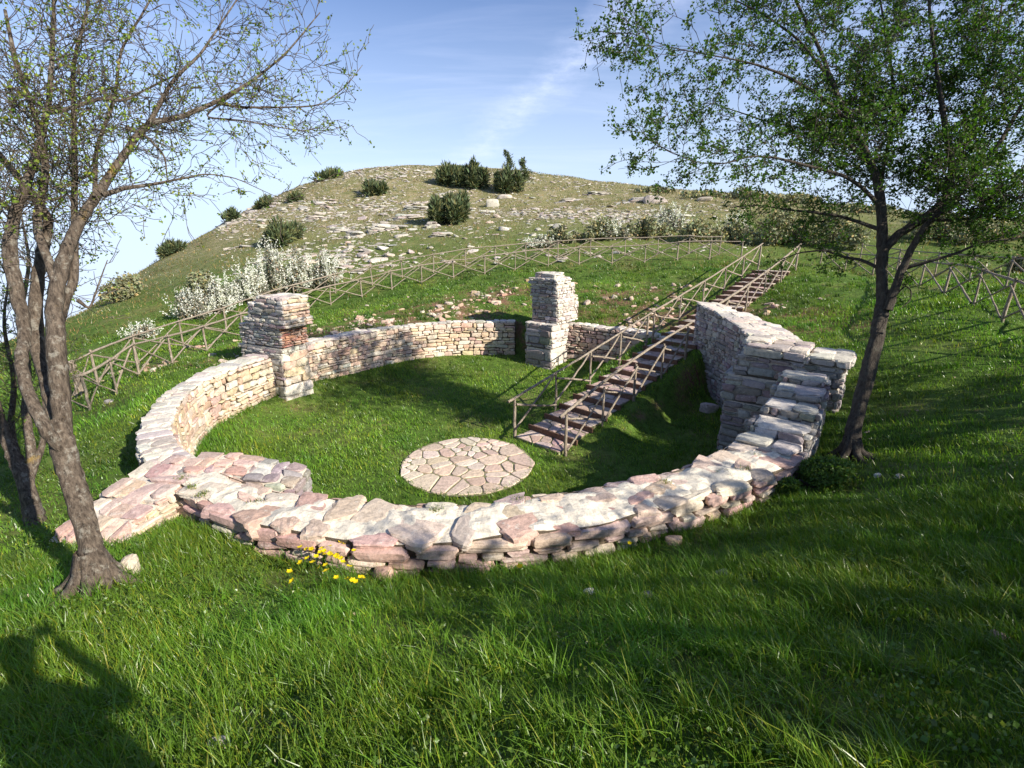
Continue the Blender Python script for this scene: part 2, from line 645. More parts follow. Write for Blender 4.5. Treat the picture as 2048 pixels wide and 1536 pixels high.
m, t, b, o = base_mat('turf_and_soil')
pos = objco(t)
geo = t.nodes.new('ShaderNodeNewGeometry')
sp = t.nodes.new('ShaderNodeSeparateXYZ')
t.links.new(geo.outputs['Normal'], sp.inputs[0])
sq = t.nodes.new('ShaderNodeSeparateXYZ')
t.links.new(pos, sq.inputs[0])
gA = ramp(t, tnoise(t, .55, 6, .65), [(.34, (.06, .11, .018)), (.5, (.09, .145, .026)), (.68, (.15, .16, .05))])
gB = ramp(t, tnoise(t, 5.0, 6, .7), [(.35, .6), (.6, 1.25)])
c = mixc(t, 1.0, gA, gB, 'MULTIPLY')
soil = ramp(t, tnoise(t, 9, 6, .7), [(.35, (.12, .065, .038)), (.6, (.24, .14, .09))])
sl = mathn(t, 'SUBTRACT', 1.0, sp.outputs[2])
sl = mathn(t, 'MULTIPLY', sl, .25)
rr2 = mathn(t, 'SQRT', mathn(t, 'ADD', mathn(t, 'POWER', mathn(t, 'ADD', sq.outputs[0], .6), 2.0), mathn(t, 'POWER', mathn(t, 'SUBTRACT', sq.outputs[1], 12.4), 2.0)))
bm1 = mathn(t, 'MULTIPLY', mathn(t, 'SUBTRACT', rr2, 7.0), 2.0, clamp=True)
bm2 = mathn(t, 'MULTIPLY', mathn(t, 'SUBTRACT', 12.6, rr2), .6, clamp=True)
bm3 = mathn(t, 'MULTIPLY', mathn(t, 'SUBTRACT', sq.outputs[1], 12.5), .4, clamp=True)
sl = mathn(t, 'ADD', sl, mathn(t, 'MULTIPLY', mathn(t, 'MULTIPLY', mathn(t, 'MULTIPLY', bm1, bm2), bm3), .17))
sf = mathn(t, 'ADD', sl, mathn(t, 'SUBTRACT', tnoise(t, 1.1, 7, .72), .5))
sf = ramp(t, sf, [(.12, 0.0), (.26, 1.0)])
c = mixc(t, sf, c, soil)
# high on the hill the turf is thin and dry
far = mathn(t, 'MULTIPLY', mathn(t, 'SUBTRACT', sq.outputs[1], 27.0), .05, clamp=True)
dry = ramp(t, tnoise(t, .8, 8, .75), [(.30, (.10, .12, .04)), (.45, (.18, .175, .075)), (.58, (.26, .22, .12)), (.72, (.38, .33, .24))])
c = mixc(t, far, c, dry)
# loose chips of stone in the hillside turf
vor = t.nodes.new('ShaderNodeTexVoronoi')
vor.inputs['Scale'].default_value = 2.6
t.links.new(pos, vor.inputs['Vector'])
ch = ramp(t, vor.outputs['Distance'], [(.16, 1.0), (.24, 0.0)])
msk = ramp(t, tnoise(t, .35, 5, .6), [(.42, 0.0), (.55, 1.0)])
chf = mathn(t, 'MULTIPLY', mathn(t, 'MULTIPLY', ch, msk), far)
c = mixc(t, chf, c, (.50, .46, .40))
t.links.new(c, b.inputs['Base Color'])
b.inputs['Roughness'].default_value = 1.0
b.inputs['Specular IOR Level'].default_value = .1
bump(t, b, mathn(t, 'ADD', tnoise(t, 6, 7, .7), mathn(t, 'MULTIPLY', chf, .6)), .12, .8)
tag(link('ground', gm, m), None, None, None, 'structure')


# ------------------------------------------------------------------ masonry things
def arc_wall(label, a0, a1, ztop, zin, zout, pal_in='warm', pal_out='pink', big=False, ends=(False, False), cap='cap', gap_ends=.0):
    """curved ring wall from angle a0 to a1 (degrees). ztop(f) in 0..1; zin, zout: heights the facing starts from"""
    t0, t1 = R(a0), R(a1)
    L = 6.9 * abs(t1 - t0)
    mid = (t0 + t1) / 2
    root = empty('ring_wall', (CX + 7 * math.cos(mid), CY + 7 * math.sin(mid), 0), label, 'wall', 'stretches of the ruined ring wall')

    def fr(rfun, sign, lean=0.0):
        def f(s, z):
            th = t0 + (t1 - t0) * s / L
            r = rfun(th) + lean * (z - 1.4)
            P = np.stack([CX + r * np.cos(th), CY + r * np.sin(th), z], 1)
            T = np.stack([-np.sin(th), np.cos(th), 0 * th], 1)
            Nn = np.stack([np.cos(th), np.sin(th), 0 * th], 1) * sign
            return P, T, Nn
        return f
    zt = lambda s: ztop(np.asarray(s) / L)
    # core of mortar and earth
    ns = max(8, int(L / .06))
    cs = np.linspace(0, L, ns)
    th = t0 + (t1 - t0) * cs / L
    prof = []
    zt_ = zt(cs)
    nw = 13
    ri, ro = r_in(th) + .04 + vnoise(cs, cs * 0, 15, 5.0) * .012, r_out(th) - .07 + vnoise(cs, cs * 0, 17, 4.0) * .03
    rows = [(ri, np.full(ns, min(zin, .0) - .1))]
    rows.append((ri, zt_ - .05))
    for i in range(nw):
        f = i / (nw - 1)
        rr = ri * (1 - f) + ro * f
        bz = zt_ - .02 + vnoise(cs * 3, rr * 3, 11, 2.3) * .022 + vnoise(cs * 3, rr * 3, 13, 5.0) * .016 - .05 * (abs(2 * f - 1) ** 4)
        rows.append((rr, bz))
    rows.append((ro, zt_ - .06))
    rows.append((ro, np.full(ns, -.1)))
    V, Cc = [], []
    for k, (rr, z_) in enumerate(rows):
        V.append(np.stack([CX + rr * np.cos(th), CY + rr * np.sin(th), z_], 1))
        top = 1 < k < len(rows) - 2
        Cc.append(np.tile((.70, .63, .51) if top else (.11, .085, .06), (ns, 1)))
    nr = len(rows)
    V = np.concatenate(V)
    Cc = np.concatenate(Cc)
    I = np.arange(nr * ns).reshape(nr, ns)
    Fc = np.stack([I[:-1, :-1], I[:-1, 1:], I[1:, 1:], I[1:, :-1]], -1).reshape(-1, 4)
    core = Acc()
    core.add(V, Fc, Cc)
    # end caps
    for e in (0, ns - 1):
        rr0, rr1 = ri[e], ro[e]
        a = [(CX + rr * math.cos(th[e]), CY + rr * math.sin(th[e]), z_) for rr, z_ in ((rr0, -.1), (rr1, -.1), (rr1, zt_[e] - .06), (rr0, zt_[e] - .06))]
        core.add(a, [[0, 1, 2, 3]], np.tile((.11, .085, .06), (4, 1)))
    core.build('mortar_core', M_STONE, root, False)
    fa = Acc()
    if zin is not None:
        face_stones(fa, fr(r_in, -1), L, zin, lambda s: zt(s) - (.06 if big else .07), pal_in, (.06, .20), (.09, .42), .10)
    if zout is not None:
        ch = (.09, .19) if big else (.08, .15)
        cl = (.22, .62) if big else (.15, .38)
        face_stones(fa, fr(r_out, 1), L, zout, lambda s: zt(s) - (.05 if big else .07), pal_out, ch, cl, .16 if big else .10, proud=.03)
    for which, on in zip((0, 1), ends):
        if on:
            e = 0 if which == 0 else ns - 1
            te = th[e]
            sgn = -1 if which == 0 else 1
            p0 = np.array([CX + ri[e] * math.cos(te), CY + ri[e] * math.sin(te)])
            p1 = np.array([CX + ro[e] * math.cos(te), CY + ro[e] * math.sin(te)])
            dr = (p1 - p0) / np.linalg.norm(p1 - p0)
            tn = np.array([-math.sin(te), math.cos(te), 0]) * sgn * (1 if t1 > t0 else -1)

            def ff(s, z, p0=p0, dr=dr, tn=tn):
                P = np.stack([p0[0] + dr[0] * s, p0[1] + dr[1] * s, z], 1)
                return P, np.tile((dr[0], dr[1], 0), (len(s), 1)), np.tile(tn, (len(s), 1))
            face_stones(fa, ff, float(np.linalg.norm(p1 - p0)), 0.0, lambda s, e=e: np.full(len(s), zt_[e] - .05), pal_in, (.07, .14), (.1, .3), .1)
    fa.build('masonry', M_STONE, root)
    # stones bedded in the top
    ca = Acc()
    s = 0.0
    C_, A_, H_ = [], [], []
    while s < L:
        l = random.uniform(.32, .70) if big else random.uniform(.20, .42)
        k = random.choice([2, 3, 3]) if big else random.choice([1, 2, 2])
        fs = [0] + sorted(random.uniform(.28, .72) for _ in range(k - 1)) + [1]
        thm = t0 + (t1 - t0) * min(s + l / 2, L - .02) / L
        a, b_ = float(r_in(thm)) - (.02 if big else 0), float(r_out(thm)) + (.02 if big else .01)
        for j in range(k):
            if big and j < k - 1 and random.random() < .20:
                continue
            f0, f1 = fs[j], fs[j + 1]
            ww = (f1 - f0) * (b_ - a)
            if ww < .08:
                continue
            rc = a + (f0 + f1) / 2 * (b_ - a)
            oth = thm + random.uniform(-.2, .2) * l / 7 * (1 if big else .5)
            thick = random.uniform(.05, .08) if big else .05
            up = random.uniform(-.034, -.002) if big else random.uniform(-.012, .012)
            zc_ = float(zt(np.array([min(s + l / 2, L)]))[0])
            cpos = (CX + rc * math.cos(oth), CY + rc * math.sin(oth), zc_ + up - thick)
            ang = random.gauss(0, .25 if big else .06)
            T = np.array([-math.sin(oth + ang), math.cos(oth + ang), random.gauss(0, .015)])
            T /= np.linalg.norm(T)
            Nn = np.cross(T, (0, 0, 1.0)) + np.array([0, 0, random.gauss(0, .015)])
            Nn /= np.linalg.norm(Nn)
            U = np.cross(Nn, T)
            U *= np.sign(U[2])
            C_.append(cpos)
            A_.append([T, Nn, U])
            H_.append((l / 2 * (random.uniform(.74, .98) if big else .95), ww / 2 * (random.uniform(.74, 1.0) if big else .96), thick))
        s += l
    n = len(C_)
    stones(ca, np.array(C_), np.array(A_), np.array(H_), pick('pink' if big else cap, n), k=7 if big else 6, jit=.40 if big else .16, rough=.045, hi=big)
    ca.build('coping', M_STONE if not big else M_STONE2, root, False)
    return root


def block(acc, core, quad, z0, z1, pal='grey', ch=(.07, .14), cl=(.12, .34), sides=(0, 1, 2, 3), pals=None, dep=.1, top=True, cap='cap', capsz=(.2, .4), mortar=(.10, .08, .06), capjit=.22):
    """masonry prism on a 4-cornered footprint (counter-clockwise); z1 scalar or 4 corner heights"""
    quad = np.array(quad, float)
    z1 = np.array([z1] * 4 if np.isscalar(z1) else z1, float)
    c0 = quad.mean(0)
    ins = quad + (c0 - quad) / np.linalg.norm(quad - c0, axis=1)[:, None] * .05
    V = [(x, y, z0) for x, y in ins] + [(x, y, z - .03) for (x, y), z in zip(ins, z1)]
    core.add(V, [[0, 1, 5, 4], [1, 2, 6, 5], [2, 3, 7, 6], [3, 0, 4, 7], [4, 5, 6, 7]],
             np.array([mortar] * 4 + [(.58, .52, .44)] * 4))
    for i in sides:
        a, b_ = quad[i], quad[(i + 1) % 4]
        L = float(np.linalg.norm(b_ - a))
        if L < .08:
            continue
        d = (b_ - a) / L
        nn = np.array([d[1], -d[0], 0])
        za, zb = z1[i], z1[(i + 1) % 4]

        def f(s, z, a=a, d=d, nn=nn):
            P = np.stack([a[0] + d[0] * s, a[1] + d[1] * s, z], 1)
            return P, np.tile((d[0], d[1], 0.), (len(s), 1)), np.tile(nn, (len(s), 1))
        face_stones(acc, f, L, z0, lambda s, za=za, zb=zb, L=L: za + (zb - za) * np.asarray(s) / L - .03, (pals or {}).get(i, pal), ch, cl, dep, proud=.025)
    if top:
        # flat stones over the top
        e0 = np.linalg.norm(quad[1] - quad[0])
        e1 = np.linalg.norm(quad[3] - quad[0])
        C_, A_, H_ = [], [], []
        nu = max(1, int(round(e0 / random.uniform(*capsz))))
        us = np.concatenate([[0], np.sort(np.clip((np.arange(1, nu) + rng.uniform(-.25, .25, nu - 1)) / nu, 0, 1)), [1]])
        for i in range(len(us) - 1):
            nv = max(1, int(round(e1 / random.uniform(*capsz))))
            vs = np.concatenate([[0], np.sort(np.clip((np.arange(1, nv) + rng.uniform(-.25, .25, nv - 1)) / nv, 0, 1)), [1]])
            for j in range(len(vs) - 1):
                u_, v_ = (us[i] + us[i + 1]) / 2, (vs[j] + vs[j + 1]) / 2
                w = np.array([(1 - u_) * (1 - v_), u_ * (1 - v_), u_ * v_, (1 - u_) * v_])
                c2 = w @ quad
                zz_ = float(w @ z1)
                T3 = np.append(quad[1] - quad[0], z1[1] - z1[0])
                T3 /= np.linalg.norm(T3)
                Y3 = np.append(quad[3] - quad[0], z1[3] - z1[0])
                Y3 /= np.linalg.norm(Y3)
                U3 = np.cross(T3, Y3)
                U3 /= np.linalg.norm(U3)
                Y3 = np.cross(U3, T3)
                th_ = random.uniform(.03, .055)
                C_.append(np.append(c2, zz_ - th_ + random.uniform(0, .025)))
                A_.append([T3, Y3, U3])
                H_.append(((us[i + 1] - us[i]) * e0 / 2 * .97 + .012, (vs[j + 1] - vs[j]) * e1 / 2 * .97 + .012, th_))
        stones(acc, np.array(C_), np.array(A_), np.array(H_) * (rng.uniform(.78, 1.0, (len(H_), 3)) if capjit > .3 else 1.0), pick(cap, len(C_)), k=5, jit=capjit, rough=.04)


def pier(name, label, cat, blocks, loc, group=None, mat=None, courses=('masonry',)):
    root = empty(name, loc, label, cat, group)
    core = Acc()
    for nm, bl in blocks:
        a = Acc()
        for kw in bl:
            block(a, core, **kw)
        a.build(nm, mat or M_STONE2, root)
    core.build('mortar_core', M_STONE, root)
    return root


def quad_uv(o, u, w, u0, u1, w0, w1):
    """footprint from origin o, unit axes u (outward) and w; counter-clockwise"""
    o, u, w = np.array(o, float), np.array(u, float), np.array(w, float)
    q = [o + u * u0 + w * w0, o + u * u1 + w * w0, o + u * u1 + w * w1, o + u * u0 + w * w1]
    if np.cross(u, w) < 0:
        q = q[::-1]
    return q


def cst(v):
    return lambda f: np.full(np.shape(f), v, float)


def wob(v, amp=.02, s=0):
    return lambda f: v + amp * vnoise(np.asarray(f, float) * 20, np.zeros_like(np.asarray(f, float)), 20 + s, 1.0)


arc_wall('broad low front stretch of the ring wall, capped with big pink stones in pale mortar', -127, -47, wob(1.47, .018, 1), 0.0, 1.0, 'warm', 'pink', big=True)
arc_wall('low sunlit wall stretch curving from the crossing stub up to the leaning left pillar', -195, -128, wob(1.47, .02, 2), 0.0, .75, 'warm', 'warm', cap='cap')
arc_wall('long sunlit back stretch of ring wall between the left and the middle pillar', 84, 157, wob(1.47, .018, 3), 0.0, 1.2, 'warm', 'warm', cap='cap')
arc_wall('shaded back stretch of ring wall between the middle pillar and the wooden stairs', 33.5, 74, wob(1.47, .018, 4), 0.0, 1.2, 'pink', 'warm', ends=(True, False), cap='cap')

# left pillar: grey stones paint shade onto its sides, beside the warmer end face
uL = np.array([-.891, .454])
wL = np.array([.454, .891])
A0 = np.array([-6.36, 13.42])
gd = {0: 'grey'}


def LB(z0, z1, u0, u1, w0=0.0, w1=.92, pal='grey', **k):
    u1 *= 1.35
    q = quad_uv(A0, uL, wL, u0, u1, w0, w1)
    d = dict(quad=q, z0=z0, z1=z1, pal=pal, sides=(0, 1, 2, 3), ch=(.06, .15), cl=(.1, .36))
    d.update(k)
    return d


pier('stone_pillar', 'leaning left pillar with a reddish brick-like band under its overhanging top', 'pillar', [
    ('plaster_foot', [LB(-.05, .62, 0, 1.0, 0, .92, 'cap', ch=(.28, .36), cl=(.5, .95), pals={2: 'grey'}, top=False), LB(.62, 1.55, .0, 1.25, 0, .9, 'warm', ch=(.16, .3), cl=(.3, .7), pals={2: 'grey'}, top=True)]),
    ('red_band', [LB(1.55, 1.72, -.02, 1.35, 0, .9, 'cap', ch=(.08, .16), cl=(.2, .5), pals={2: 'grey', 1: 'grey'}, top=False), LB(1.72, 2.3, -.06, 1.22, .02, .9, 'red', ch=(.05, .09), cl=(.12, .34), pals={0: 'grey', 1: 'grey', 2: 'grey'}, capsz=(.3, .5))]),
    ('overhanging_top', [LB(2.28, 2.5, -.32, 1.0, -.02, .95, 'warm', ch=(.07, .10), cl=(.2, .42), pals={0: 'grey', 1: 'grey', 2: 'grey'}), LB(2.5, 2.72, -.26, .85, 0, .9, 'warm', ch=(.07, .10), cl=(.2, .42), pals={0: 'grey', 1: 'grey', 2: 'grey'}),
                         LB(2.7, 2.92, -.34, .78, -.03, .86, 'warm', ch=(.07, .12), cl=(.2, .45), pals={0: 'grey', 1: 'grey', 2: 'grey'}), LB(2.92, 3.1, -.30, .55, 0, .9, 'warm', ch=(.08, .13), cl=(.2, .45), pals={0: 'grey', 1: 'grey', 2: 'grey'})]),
], (A0[0] - .5, A0[1] + .5, 0), 'radial stone pillars of the ruin')

# middle pillar: the face turned away from the sun, its long side lit; stone colours paint that too
nf = np.array([-.60, -.80])
um = -nf
wm = np.array([um[1], -um[0]])
wm = np.array([.80, -.60])
B0 = PD(1051, 719, 18.6)[:2] + np.array([0, .05])


def MB(z0, z1, u0, u1, w0=0.0, w1=1.12, pal='grey', **k):
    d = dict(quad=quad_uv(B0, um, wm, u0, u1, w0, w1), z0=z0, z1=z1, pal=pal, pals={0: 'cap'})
    d.update(k)
    return d


pier('stone_pillar', 'upright middle pillar on the back wall, standing on a projecting ledge', 'pillar', [
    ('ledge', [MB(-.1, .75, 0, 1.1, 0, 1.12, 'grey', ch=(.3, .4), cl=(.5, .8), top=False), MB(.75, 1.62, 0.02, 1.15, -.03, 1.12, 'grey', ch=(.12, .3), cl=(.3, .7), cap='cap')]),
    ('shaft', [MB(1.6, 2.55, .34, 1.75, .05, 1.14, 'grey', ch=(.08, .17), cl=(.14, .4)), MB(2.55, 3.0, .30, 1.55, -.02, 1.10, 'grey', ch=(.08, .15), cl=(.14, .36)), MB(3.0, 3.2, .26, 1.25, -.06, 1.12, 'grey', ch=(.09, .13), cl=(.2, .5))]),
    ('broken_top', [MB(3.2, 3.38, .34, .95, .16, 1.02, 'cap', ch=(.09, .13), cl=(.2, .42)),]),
], (B0[0], B0[1] + .6, 0), 'radial stone pillars of the ruin')

# right: high stretch beside the stairs
hi = lambda f: 2.66 - .10 * f - .22 * f ** 2


def fr_pt(px, py, z):
    return Pz(px, py, z)[:2]


q_in0 = PD(1394, 612, 15.55)
root_hi = None
HA = q_in0[:2]
HB = np.array([5.72, 11.2])
HC = np.array([7.35, 12.4])
HD = HA + np.array([.80, .42])
hiq = []
# curved inner face is split into three straight pieces
ts = np.linspace(0, 1, 4)


def bez(a, c, b_, t):
    return (1 - t) ** 2 * a + 2 * t * (1 - t) * c + t * t * b_


inn = [bez(HA, np.array([6.05, 13.4]), HB, t) for t in ts]
out = [bez(HD, np.array([7.15, 13.9]), HC, t) for t in ts]
zs = [2.68, 2.56, 2.44, 2.28]
for i in range(3):
    a, b_, c_, d_ = inn[i], inn[i + 1], out[i + 1], out[i]
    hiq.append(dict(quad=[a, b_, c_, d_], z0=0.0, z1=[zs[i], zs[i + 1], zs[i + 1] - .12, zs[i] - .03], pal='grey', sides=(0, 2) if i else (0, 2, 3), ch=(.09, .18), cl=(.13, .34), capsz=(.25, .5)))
pier('ring_wall', 'high shaded stretch of ring wall beside the stairs, its top sloping down', 'wall', [('masonry', hiq)], (6.3, 13.2, 0), 'stretches of the ruined ring wall')

# right pier: radial slab
uR = np.array([.80, -.60])
uR /= np.linalg.norm(uR)
wR_ = np.array([-uR[1], uR[0]])
R0 = np.array([4.72, 10.55])


def RB(z0, z1, u0, u1, w0=0.0, w1=.85, pal='grey', **k):
    d = dict(quad=quad_uv(R0, uR, wR_, u0, u1, w0, w1), z0=z0, z1=z1, pal=pal)
    d.update(k)
    return d


pier('stone_pillar', 'squat right-hand pillar with a thick flat slab course lying on top', 'pillar', [
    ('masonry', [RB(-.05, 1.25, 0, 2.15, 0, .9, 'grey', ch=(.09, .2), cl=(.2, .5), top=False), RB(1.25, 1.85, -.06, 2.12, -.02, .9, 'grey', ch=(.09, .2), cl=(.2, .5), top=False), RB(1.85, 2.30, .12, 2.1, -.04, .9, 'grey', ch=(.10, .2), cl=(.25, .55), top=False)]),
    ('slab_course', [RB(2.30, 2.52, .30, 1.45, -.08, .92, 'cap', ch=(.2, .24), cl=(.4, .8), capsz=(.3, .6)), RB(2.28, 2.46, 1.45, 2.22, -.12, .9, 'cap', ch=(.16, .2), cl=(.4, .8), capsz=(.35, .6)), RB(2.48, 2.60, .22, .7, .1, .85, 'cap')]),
], (R0[0] + 1, R0[1] - .3, 0), 'radial stone pillars of the ruin', M_STONE)

# stepped stub between the right pier and the front wall
stq = []
th_a, th_b = -28, -48
hts = [2.26, 2.12, 1.94, 1.74, 1.55]
for i in range(5):
    ta, tb = R(th_a + (th_b - th_a) * i / 5), R(th_a + (th_b - th_a) * (i + 1) / 5)
    ri_, ro_ = 6.62 - .05 * i, 7.30
    pa = [np.array([CX + r_ * math.cos(tt), CY + r_ * math.sin(tt)]) for r_, tt in ((ri_, ta), (ri_, tb), (ro_, tb), (ro_, ta))]
    stq.append(dict(quad=pa[::-1], z0=0.0, z1=hts[i], pal='grey', sides=(0, 1, 2, 3), ch=(.09, .18), cl=(.15, .4), cap='cap', capsz=(.3, .6)))
pier('ring_wall', 'short stepped wall stub dropping from the right pillar to the low front wall', 'wall', [('masonry', stq)], (4.6, 8.3, 0), 'stretches of the ruined ring wall', M_STONE)

# front left pier: crosses the ring wall, outer arm running to the tree, inner arm ending in the grass
pA = Pz(356, 925, 1.5)[:2]     # centre of crossing
pO = Pz(185, 1058, 1.22)[:2]
pI = Pz(585, 935, 1.38)[:2]
uo = (pO - pA) / np.linalg.norm(pO - pA)
wo_ = np.array([-uo[1], uo[0]])
lo_len = float(np.linalg.norm(pO - pA))
ui = (pI - pA) / np.linalg.norm(pI - pA)
wi_ = np.array([-ui[1], ui[0]])
li_len = float(np.linalg.norm(pI - pA))
def SL(a, b_):
    # quad_uv corners for a right-handed pair: (u0,w0) (u1,w0) (u1,w1) (u0,w1)
    return [a, b_, b_, a]


pier('crossing_stub', 'low broken pier crossing the ring wall beside the left tree, top moss-specked', 'pillar', [
    ('outer_arm', [dict(quad=quad_uv(pA, uo, wo_, -.25, lo_len * .62, -.48, .46), z0=.7, z1=SL(1.53, 1.38), pal='warm', cap='pink', capsz=(.16, .42), capjit=.45),
                   dict(quad=quad_uv(pA, uo, wo_, lo_len * .60, lo_len * 1.14, -.50, .46), z0=.7, z1=SL(1.35, 1.16), pal='warm', cap='pink', capsz=(.16, .5), capjit=.45)]),
    ('inner_arm', [dict(quad=quad_uv(pA, ui, wi_, .15, li_len * .66, -.28, .40), z0=-.05, z1=SL(1.50, 1.42), pal='grey', cap='pink', capsz=(.16, .4), capjit=.45),
                   dict(quad=quad_uv(pA, ui, wi_, li_len * .64, li_len * 1.08, -.32, .32), z0=-.05, z1=SL(1.40, 1.26), pal='grey', cap='grey', ch=(.08, .15), capsz=(.16, .4), capjit=.45)]),
], (pA[0], pA[1], 0), 'radial stone pillars of the ruin', M_STONE2)
#MARK_PARTS

def hit(px, py, lift=0.0, d0=1.5, d1=140.0):
    """where the sight line through a pixel meets the ground raised by lift"""
    r = ray(px, py) / F
    D = d0 * (d1 / d0) ** np.linspace(0, 1, 900)
    z = CAMH + r[2] * D
    g = ground(r[0] * D, r[1] * D) + lift
    k = np.argmax(z < g)
    if z[k] >= g[k]:
        k = len(D) - 1
    return np.array([r[0] * D[k], r[1] * D[k], g[k] - lift]), D[k]


# ------------------------------------------------------------------ paving
def clip_poly(P, a, b_, c):
    """keep a*x+b*y<=c"""
    out = []
    for i in range(len(P)):
        p, q = P[i], P[(i + 1) % len(P)]
        dp, dq = a * p[0] + b_ * p[1] - c, a * q[0] + b_ * q[1] - c
        if dp <= 0:
            out.append(p)
        if dp * dq < 0:
            t_ = dp / (dp - dq)
            out.append((p[0] + (q[0] - p[0]) * t_, p[1] + (q[1] - p[1]) * t_))
    return out


def voronoi_flags(bm_acc, boundary, n, gap, z, frame, th=.03, pal='pave', relax=1):
    """flagstones filling a convex boundary given in local 2d; frame(u,v,z)->xyz"""
    b_ = np.array(boundary, float)
    lo_, hi_ = b_.min(0), b_.max(0)

    def inside(p):
        for i in range(len(b_)):
            e = b_[(i + 1) % len(b_)] - b_[i]
            if e[0] * (p[1] - b_[i][1]) - e[1] * (p[0] - b_[i][0]) < 0:
                return False
        return True
    sd = []
    while len(sd) < n:
        p = rng.uniform(lo_, hi_)
        if inside(p):
            sd.append(p)
    sd = np.array(sd)

    def cell(i, shrink):
        P = [tuple(p) for p in b_]
        if shrink:
            for k in range(len(b_)):
                e = b_[(k + 1) % len(b_)] - b_[k]
                nn = np.array([e[1], -e[0]]) / np.linalg.norm(e)
                P = clip_poly(P, nn[0], nn[1], nn @ b_[k] - shrink * .5)
        for j in range(n):
            if j == i:
                continue
            d = sd[j] - sd[i]
            L_ = np.linalg.norm(d)
            nn = d / L_
            P = clip_poly(P, nn[0], nn[1], nn @ (sd[i] + sd[j]) / 2 - shrink)
            if len(P) < 3:
                return P
        return P
    for _ in range(relax):
        for i in range(n):
            P = cell(i, 0)
            if len(P) >= 3:
                sd[i] = sd[i] * .45 + np.mean(P, 0) * .55
    vs, fs, cs = [], [], []
    k = 0
    for i in range(n):
        P = cell(i, gap * random.uniform(.75, 1.4))
        if len(P) < 3:
            continue
        # cut corners and roughen the outline
        Q = []
        m_ = len(P)
        for a in range(m_):
            p0, p1, p2 = np.array(P[a - 1]), np.array(P[a]), np.array(P[(a + 1) % m_])
            l0, l1 = np.linalg.norm(p0 - p1), np.linalg.norm(p2 - p1)
            c0 = min(.04, l0 * .3)
            c1 = min(.04, l1 * .3)
            if l0 > 1e-4 and l1 > 1e-4:
                Q.append(p1 + (p0 - p1) / l0 * c0)
                Q.append(p1 + (p2 - p1) / l1 * c1)
                if l1 > .16:
                    Q.append((p1 + p2) / 2 + rng.normal(0, .008, 2))
        Q = np.array(Q)
        c = Q.mean(0)
        zt_ = z + random.uniform(-.006, .008)
        tilt = rng.normal(0, .012, 2)
        col = pick(pal, 1)[0]
        m_ = len(Q)
        ring = []
        for (sc_, zz_) in ((1.0, -th), (1.0, -.008), (.93, 0.0)):
            ring.append([frame(*(c + (q - c) * sc_), zt_ + zz_ + tilt @ (q - c)) for q in Q])
        base = k
        for rg in ring:
            vs += rg
        vs.append(frame(c[0], c[1], zt_ + .002))
        for rI in range(2):
            for a in range(m_):
                b2 = (a + 1) % m_
                fs.append((base + rI * m_ + a, base + rI * m_ + b2, base + (rI + 1) * m_ + b2, base + (rI + 1) * m_ + a))
        for a in range(0, m_):
            b2 = (a + 1) % m_
            mid = base + 3 * m_
            fs.append((base + 2 * m_ + a, base + 2 * m_ + b2, mid, mid))
        cs += [col] * (3 * m_ + 1)
        k += 3 * m_ + 1
    return vs, fs, cs


def pymesh(name, vs, fs, cs, mat, parent=None):
    me = bpy.data.meshes.new(name)
    fs = [tuple(dict.fromkeys(f)) for f in fs]
    me.from_pydata([tuple(map(float, v)) for v in vs], [], fs)
    a = me.color_attributes.new('Col', 'FLOAT_COLOR', 'POINT')
    cc = np.ones((len(vs), 4), np.float32)
    cc[:, :3] = np.array(cs)
    a.data.foreach_set('color', cc.ravel())
    me.update()
    return link(name, me, mat, parent)


PC = np.array([-.96, 9.78])
PR = 1.40
circ = [(PR * math.cos(a), PR * math.sin(a)) for a in np.linspace(0, 2 * np.pi, 40, endpoint=False)]
circ_r = [(PR * random.uniform(.95, 1.05) * math.cos(a), PR * random.uniform(.95, 1.05) * math.sin(a)) for a in np.linspace(0, 2 * np.pi, 16, endpoint=False)]
vs, fs, cs = voronoi_flags(None, circ_r, 56, .014, .035, lambda u, v, z_: (PC[0] + u, PC[1] + v, z_ + G1(PC[0], PC[1])))
gp_ = G1(PC[0], PC[1])
pv = pymesh('paving', vs, fs, cs, M_PAVE)
tag(pv, None, None, None, 'structure')
bd = Acc()
cz = [(PC[0] + u * 1.01, PC[1] + v * 1.01, gp_ + .018) for u, v in circ] + [(PC[0], PC[1], gp_ + .02)]
bd.add(cz, [[i, (i + 1) % 40, 40, 40] for i in range(40)], (.13, .12, .06))
mpb = bpy.data.meshes.new('paving_bed')
mpb.from_pydata([tuple(map(float, v)) for v in cz], [], [(i, (i + 1) % 40, 40) for i in range(40)])
mb, t, b, o = base_mat('earth_joint')
t.links.new(ramp(t, tnoise(t, 20, 5, .7), [(.4, (.26, .21, .14)), (.6, (.14, .17, .06))]), b.inputs['Base Color'])
M_EARTH = mb
link('paving_bed', mpb, M_EARTH, pv)

# ------------------------------------------------------------------ stairs
HWID = .67
stair = tag(empty('stone_staircase', (ST0[0], ST0[1], 0), 'long straight flight of pink flagstone steps edged with dark timber risers', 'stairs'))


def stf(u, v, z_):
    return (ST0[0] + STD[0] * u + STN[0] * v, ST0[1] + STD[1] * u + STN[1] * v, z_)


